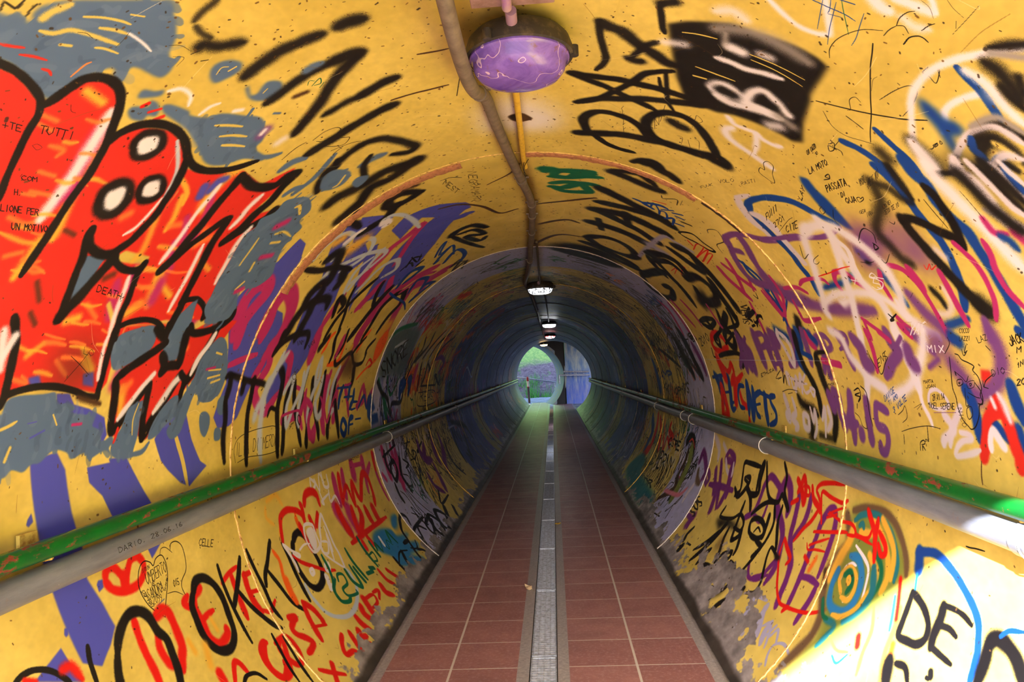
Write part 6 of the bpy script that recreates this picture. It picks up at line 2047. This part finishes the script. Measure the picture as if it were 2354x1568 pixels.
# ---------------------------------------------------------------- beyond the far end
def build_far():
    conc = plain('worn_blue_painted_concrete', (92, 116, 180), .8, 0, (150, 156, 160), 3.5, .42, .62)
    m, nt, b, N, L = mat('blue_streaked_wall'); p = pos(nt)
    mp = node(nt, 'ShaderNodeMapping'); mp.inputs['Scale'].default_value = (1, 1, .16); L.new(p, mp.inputs[0])
    n = noise(nt, mp.outputs[0], 9, 6, .7)
    sx = node(nt, 'ShaderNodeSeparateXYZ'); L.new(p, sx.inputs[0])
    low = ramp(nt, mathn(nt, 'ADD', sx.outputs[2], mathn(nt, 'MULTIPLY', n, .8)), .9, 1.7)
    c = mix(nt, ramp(nt, n, .35, .65), srgb((84, 128, 200)), srgb((190, 200, 206)))
    c = mix(nt, low, mix(nt, ramp(nt, n, .4, .7), srgb((80, 108, 210)), srgb((140, 146, 200))), c)
    L.new(c, b.inputs['Base Color']); b.inputs['Roughness'].default_value = .8
    BL = m
    k = MB(); k.box(.56, 3.4, 25.7, 25.95, -.05, 3.0); tag(k.build('wall_far', BL, smooth=False), kind='structure')
    k = MB(); k.box(.50, .555, 25.82, 27.2, -.05, 3.0); tag(k.build('wall_far_return', plain('shaded_return_concrete', (40, 40, 46), .9), smooth=False), kind='structure')  # return wall coloured nearly black for the shadowed corner
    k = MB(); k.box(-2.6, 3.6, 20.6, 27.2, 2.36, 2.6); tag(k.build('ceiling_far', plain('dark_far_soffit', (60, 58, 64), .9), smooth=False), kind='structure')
    em = plain('shade_embankment_earth', (90, 96, 60), .95, 0, (70, 60, 44), 1.5)
    k = MB(); k.box(-14, 3.6, -.38, 27.4, 2.62, 8.6); tag(k.build('roof_shade_embankment', em, smooth=False), kind='structure')  # unseen earth mass added above the tunnel to shade the far bank
    # second, angled length of pipe
    mp2 = plain('pale_blue_pipe', (120, 140, 176), .6, 0, (150, 150, 140), 5, .4, .6)
    k = MB(); n_ = 72; c0 = Vector((-.74, 25.45, AX)); d = Vector((-.18, 1.0, 0)).normalized(); a_ = d.cross(Vector((0, 0, 1)))
    vs = []; fs = []
    for (r, l) in ((R, 0), (R + .09, 0), (R + .09, 1.5), (R, 1.5)):
        for q in range(n_):
            an = 2 * PI * q / n_; vs.append(c0 + d * l + a_ * math.cos(an) * r + Vector((0, 0, 1)) * math.sin(an) * r)
    for i in range(4):
        for q in range(n_):
            q2 = (q + 1) % n_; i2 = (i + 1) % 4; fs.append((i * n_ + q, i * n_ + q2, i2 * n_ + q2, i2 * n_ + q))
    k.add(vs, fs); tag(k.build('wall_far_pipe', mp2), kind='structure')
    # added dark infill round the angled pipe, standing in for the shaded gap
    k = MB(); vs = []; fs = []; N_ = 64
    for q in range(N_):
        an = 2 * PI * q / N_; cx, cz = math.cos(an), math.sin(an)
        t = min((1.29 if cx > 0 else 1.9) / max(abs(cx), 1e-6), (1.42 if cz > 0 else 1.05) / max(abs(cz), 1e-6)); t = max(t, R + .02)
        for rr, yy in ((R + .02, 25.62), (t, 25.62), (t, 25.8), (R + .02, 25.8)): vs.append((-.77 + cx * rr, yy, AX + cz * rr))
    for q in range(N_):
        q2 = (q + 1) % N_
        for i in range(4): i2 = (i + 1) % 4; fs.append((q * 4 + i, q * 4 + i2, q2 * 4 + i2, q2 * 4 + i))
    k.add(vs, fs); tag(k.build('wall_far_dark_infill', plain('shade_dark_infill', (46, 46, 52), .9), smooth=False), kind='structure')
    # path and slope outside
    m, nt, b, N, L = mat('pale_outside_path'); p = pos(nt)
    L.new(mix(nt, ramp(nt, noise(nt, p, 3, 7, .7), .4, .62), srgb((150, 158, 196)), srgb((92, 104, 110))), b.inputs['Base Color']); b.inputs['Roughness'].default_value = .9
    k = MB(); k.add([(-14, 27.4, -.03), (8, 27.4, -.03), (8, 34.0, -.03), (-14, 34.0, -.03)], [(0, 1, 2, 3)])
    k.add([(.797, 20.6, -.006), (4.5, 20.6, -.006), (4.5, 27.4, -.006), (.797, 27.4, -.006)], [(0, 1, 2, 3)])
    tag(k.build('ground_outside', m, smooth=False), 'pale path outside the far end of the tunnel', kind='structure')
    m, nt, b, N, L = mat('grassy_stony_slope'); p = pos(nt)
    sx = node(nt, 'ShaderNodeSeparateXYZ'); L.new(p, sx.inputs[0])
    n1 = noise(nt, p, 1.1, 7, .7); n2 = noise(nt, p, 7, 6, .8)
    grass = mix(nt, ramp(nt, n2, .35, .7), srgb((78, 134, 80)), srgb((150, 182, 110)))
    stone = mix(nt, ramp(nt, n2, .35, .65), srgb((60, 56, 80)), srgb((120, 114, 136)))
    hgt = mathn(nt, 'ADD', sx.outputs[2], mathn(nt, 'ADD', mathn(nt, 'MULTIPLY', n1, .9), mathn(nt, 'MULTIPLY', sx.outputs[0], -.15)))
    c = mix(nt, ramp(nt, hgt, 2.0, 2.3), stone, grass)
    c = mix(nt, ramp(nt, n1, .58, .66), c, srgb((50, 120, 40)))
    L.new(c, b.inputs['Base Color']); b.inputs['Roughness'].default_value = .95; bump(nt, n2, .8, .1, b)
    g = np.random.default_rng(9); nx, ny = 70, 50; vs = []; fs = []
    for j in range(ny + 1):
        for i in range(nx + 1):
            x = -16 + 26 * i / nx; y = 33.0 + 12 * j / ny; z = -.1 + max(0, (y - 33.3)) * .78 + (g.normal(0, .05) + .15 * math.sin(x * 1.3 + y) if j > 1 else 0)
            vs.append((x, y, z))
    for j in range(ny):
        for i in range(nx): q = j * (nx + 1) + i; fs.append((q, q + 1, q + nx + 2, q + nx + 1))
    k = MB(); k.add(vs, fs); tag(k.build('hill_slope', m), 'steep grassy and stony bank outside the far end', kind='structure')
    # grass clumps
    gm = plain('bright_grass', (70, 160, 60), .8, 0, (40, 110, 40), 8)
    g = np.random.default_rng(4); k = MB()
    for c_ in range(11):
        cx, cy = g.uniform(-1.9, .1), g.uniform(32.9, 34.2)
        for _ in range(50):
            x, y = cx + g.normal(0, .14), cy + g.normal(0, .14); h = g.uniform(.15, .5) * (1.4 if -1.4 < cx < -.7 else .8); a = g.uniform(0, PI); w = .014
            z0 = max(-.05, (y - 33.3) * .78 - .1); lx, ly = g.normal(0, .1), g.normal(0, .1)
            k.add([(x - math.cos(a) * w, y - math.sin(a) * w, z0), (x + math.cos(a) * w, y + math.sin(a) * w, z0), (x + lx, y + ly, z0 + h)], [(0, 1, 2)])
    tag(k.build('grass', gm, smooth=False), 'tufts of bright green grass at the foot of the bank beyond the far opening', 'grass', kind='stuff')
    # bollard
    rw, nt, b, N, L = mat('red_white_banding'); p = objc(nt); sx = node(nt, 'ShaderNodeSeparateXYZ'); L.new(p, sx.inputs[0])
    f = mathn(nt, 'LESS_THAN', mathn(nt, 'FRACT', mathn(nt, 'MULTIPLY', sx.outputs[2], 2.3)), .5)
    L.new(mix(nt, f, srgb((214, 200, 196)), srgb((170, 26, 36))), b.inputs['Base Color']); b.inputs['Roughness'].default_value = .5
    root = empty('bollard', (-.92, 28.2, -.03)); tag(root, 'slim dark bollard with red and white bands on the path outside the far opening', 'bollard')
    k = MB(); k.tube([(.03, 0, 0), (.015, 0, .62)], .045, 16); k.build('post', plain('dark_post', (58, 44, 56), .6), root)
    k = MB(); k.tube([(.015, 0, .62), (0, 0, 1.0)], .047, 16); k.tube([(0, 0, 1.0), (0, 0, 1.05)], [.047, .02], 16); k.build('banded_top', rw, root)
    # rails along the blue wall and across the opening
    st = plain('pale_galvanised_tube', (186, 192, 214), .35, .4, (140, 140, 160), 20)
    root = empty('guard_rail', (1.2, 25.5, 0)); tag(root, 'pair of grey tube rails across the blue wall right of the far opening', 'guard rail')
    k = MB(); k.tube([(.2, 0, 1.13), (-.72, 0, 1.17)], .03, 12); k.build('upper_rail', st, root)
    k = MB(); k.tube([(.2, 0, 1.01), (-.88, -.1, 1.05)], .028, 12); k.build('lower_rail', st, root)
    k = MB(); k.tube([(-.88, -.1, 1.06), (-.88, -.1, .74)], .026, 12); k.build('drop_post', st, root)
    k = MB()
    for x in (-.55, 0):
        k = MB(); k.tube([(x, 0, 1.07), (x, .2, 1.07)], .012, 8); k.build('wall_bracket', st, root)
    root = empty('guard_rail', (0, 28.6, 0)); tag(root, 'single sloping pale rail across the opening at the far end, behind the bollard', 'guard rail')
    k = MB(); k.tube([(-1.9, 0, 1.12), (.2, -.4, .74)], .03, 12); k.build('rail', st, root)
    k = MB(); k.tube([(-1.8, 0, -.03), (-1.8, 0, 1.1)], .026, 12); k.build('post', st, root)
    k = MB(); k.tube([(.15, -.4, -.03), (.15, -.4, .74)], .026, 12); k.build('post', st, root)

def build_near_outside():
    m = plain('entrance_concrete', (104, 108, 118), .9, 0, (84, 88, 96), 4)
    k = MB(); k.add([(-9, -12, -.02), (9, -12, -.02), (9, -.4, -.02), (-9, -.4, -.02)], [(0, 1, 2, 3)])  # unseen apron outside the entrance, added to bounce daylight in
    tag(k.build('ground_entrance', m, smooth=False), kind='structure')

# ---------------------------------------------------------------- light and camera
LAMP = 32.0
def build_light():
    w = bpy.data.worlds.new('sky'); SC.world = w; w.use_nodes = True; nt = w.node_tree
    bg = nt.nodes['Background']; sky = nt.nodes.new('ShaderNodeTexSky'); sky.sky_type = 'NISHITA'; sky.sun_disc = False
    sky.sun_elevation = math.radians(27.5); sky.sun_rotation = math.radians(200); sky.air_density = 1.0; sky.dust_density = 2.5
    mx = nt.nodes.new('ShaderNodeMix'); mx.data_type = 'RGBA'; mx.inputs[0].default_value = .12
    hs = nt.nodes.new('ShaderNodeRGBToBW'); nt.links.new(sky.outputs[0], hs.inputs[0])
    nt.links.new(sky.outputs[0], mx.inputs[6]); nt.links.new(hs.outputs[0], mx.inputs[7])
    nt.links.new(mx.outputs[2], bg.inputs[0]); bg.inputs[1].default_value = SKY
    s = bpy.data.lights.new('sun', 'SUN'); s.energy = SUN; s.angle = math.radians(.6); s.color = (1, 1, .98)
    o = bpy.data.objects.new('sun', s); COLL.objects.link(o)
    az, el = math.radians(27.5), math.radians(27.5)
    d = Vector((-math.sin(az) * math.cos(el), -math.cos(az) * math.cos(el), math.sin(el)))
    o.rotation_euler = d.to_track_quat('Z', 'Y').to_euler(); o.location = d * 20
SKY = 1.35; SUN = 60.0

def build_camera():
    cam = bpy.data.cameras.new('camera'); o = bpy.data.objects.new('camera', cam); COLL.objects.link(o)
    yaw, pitch, roll = -0.0557661566, 0.0400349733, -0.0476984422
    cy, sy, cp, sp, cr, sr = math.cos(yaw), math.sin(yaw), math.cos(pitch), math.sin(pitch), math.cos(roll), math.sin(roll)
    f = Vector((sy * cp, cy * cp, sp)); r0 = Vector((cy, -sy, 0)); u0 = r0.cross(f)
    r = r0 * cr + u0 * sr; u = u0 * cr - r0 * sr
    M = Matrix(((r.x, u.x, -f.x, .107275), (r.y, u.y, -f.y, 0), (r.z, u.z, -f.z, AX + .361101), (0, 0, 0, 1)))
    o.matrix_world = M; cam.sensor_width = 36; cam.lens = 1623.0768 / 2354 * 36; cam.clip_start = .02; cam.clip_end = 300
    SC.camera = o

build_shell(); build_floor(); build_gratings(); build_joints(); build_rails(); build_conduits(); build_litter()
lamp(1.81, .06, 'violet', 'nearest ceiling lamp, its dome sprayed violet, black housing hung with cobwebs')
lamp(7.15, .02, 'dirty_lit', 'second ceiling lamp, dirty white speckled dome, beside the end of the bent conduit')
lamp(13.2, .08, 'lit', 'third ceiling lamp, glowing clean white')
lamp(18.1, .08, 'scrawled', 'fourth ceiling lamp, glowing white through red scrawl')
lamp(24.4, -.16, 'warm', 'farthest and smallest ceiling lamp, glowing warm orange-white')
build_far(); build_near_outside(); build_light(); build_camera()
vs = SC.view_settings; SC.display_settings.display_device = 'sRGB'
vs.view_transform = 'Standard'; vs.look = 'None'; vs.gamma = 1.0; vs.use_curve_mapping = False; vs.exposure = -0.4
SC.cycles.max_bounces = 6; SC.cycles.diffuse_bounces = 4; SC.cycles.glossy_bounces = 2; SC.cycles.sample_clamp_indirect = 6
SC.cycles.caustics_reflective = False; SC.cycles.caustics_refractive = False; SC.cycles.use_adaptive_sampling = True; SC.cycles.adaptive_threshold = .05
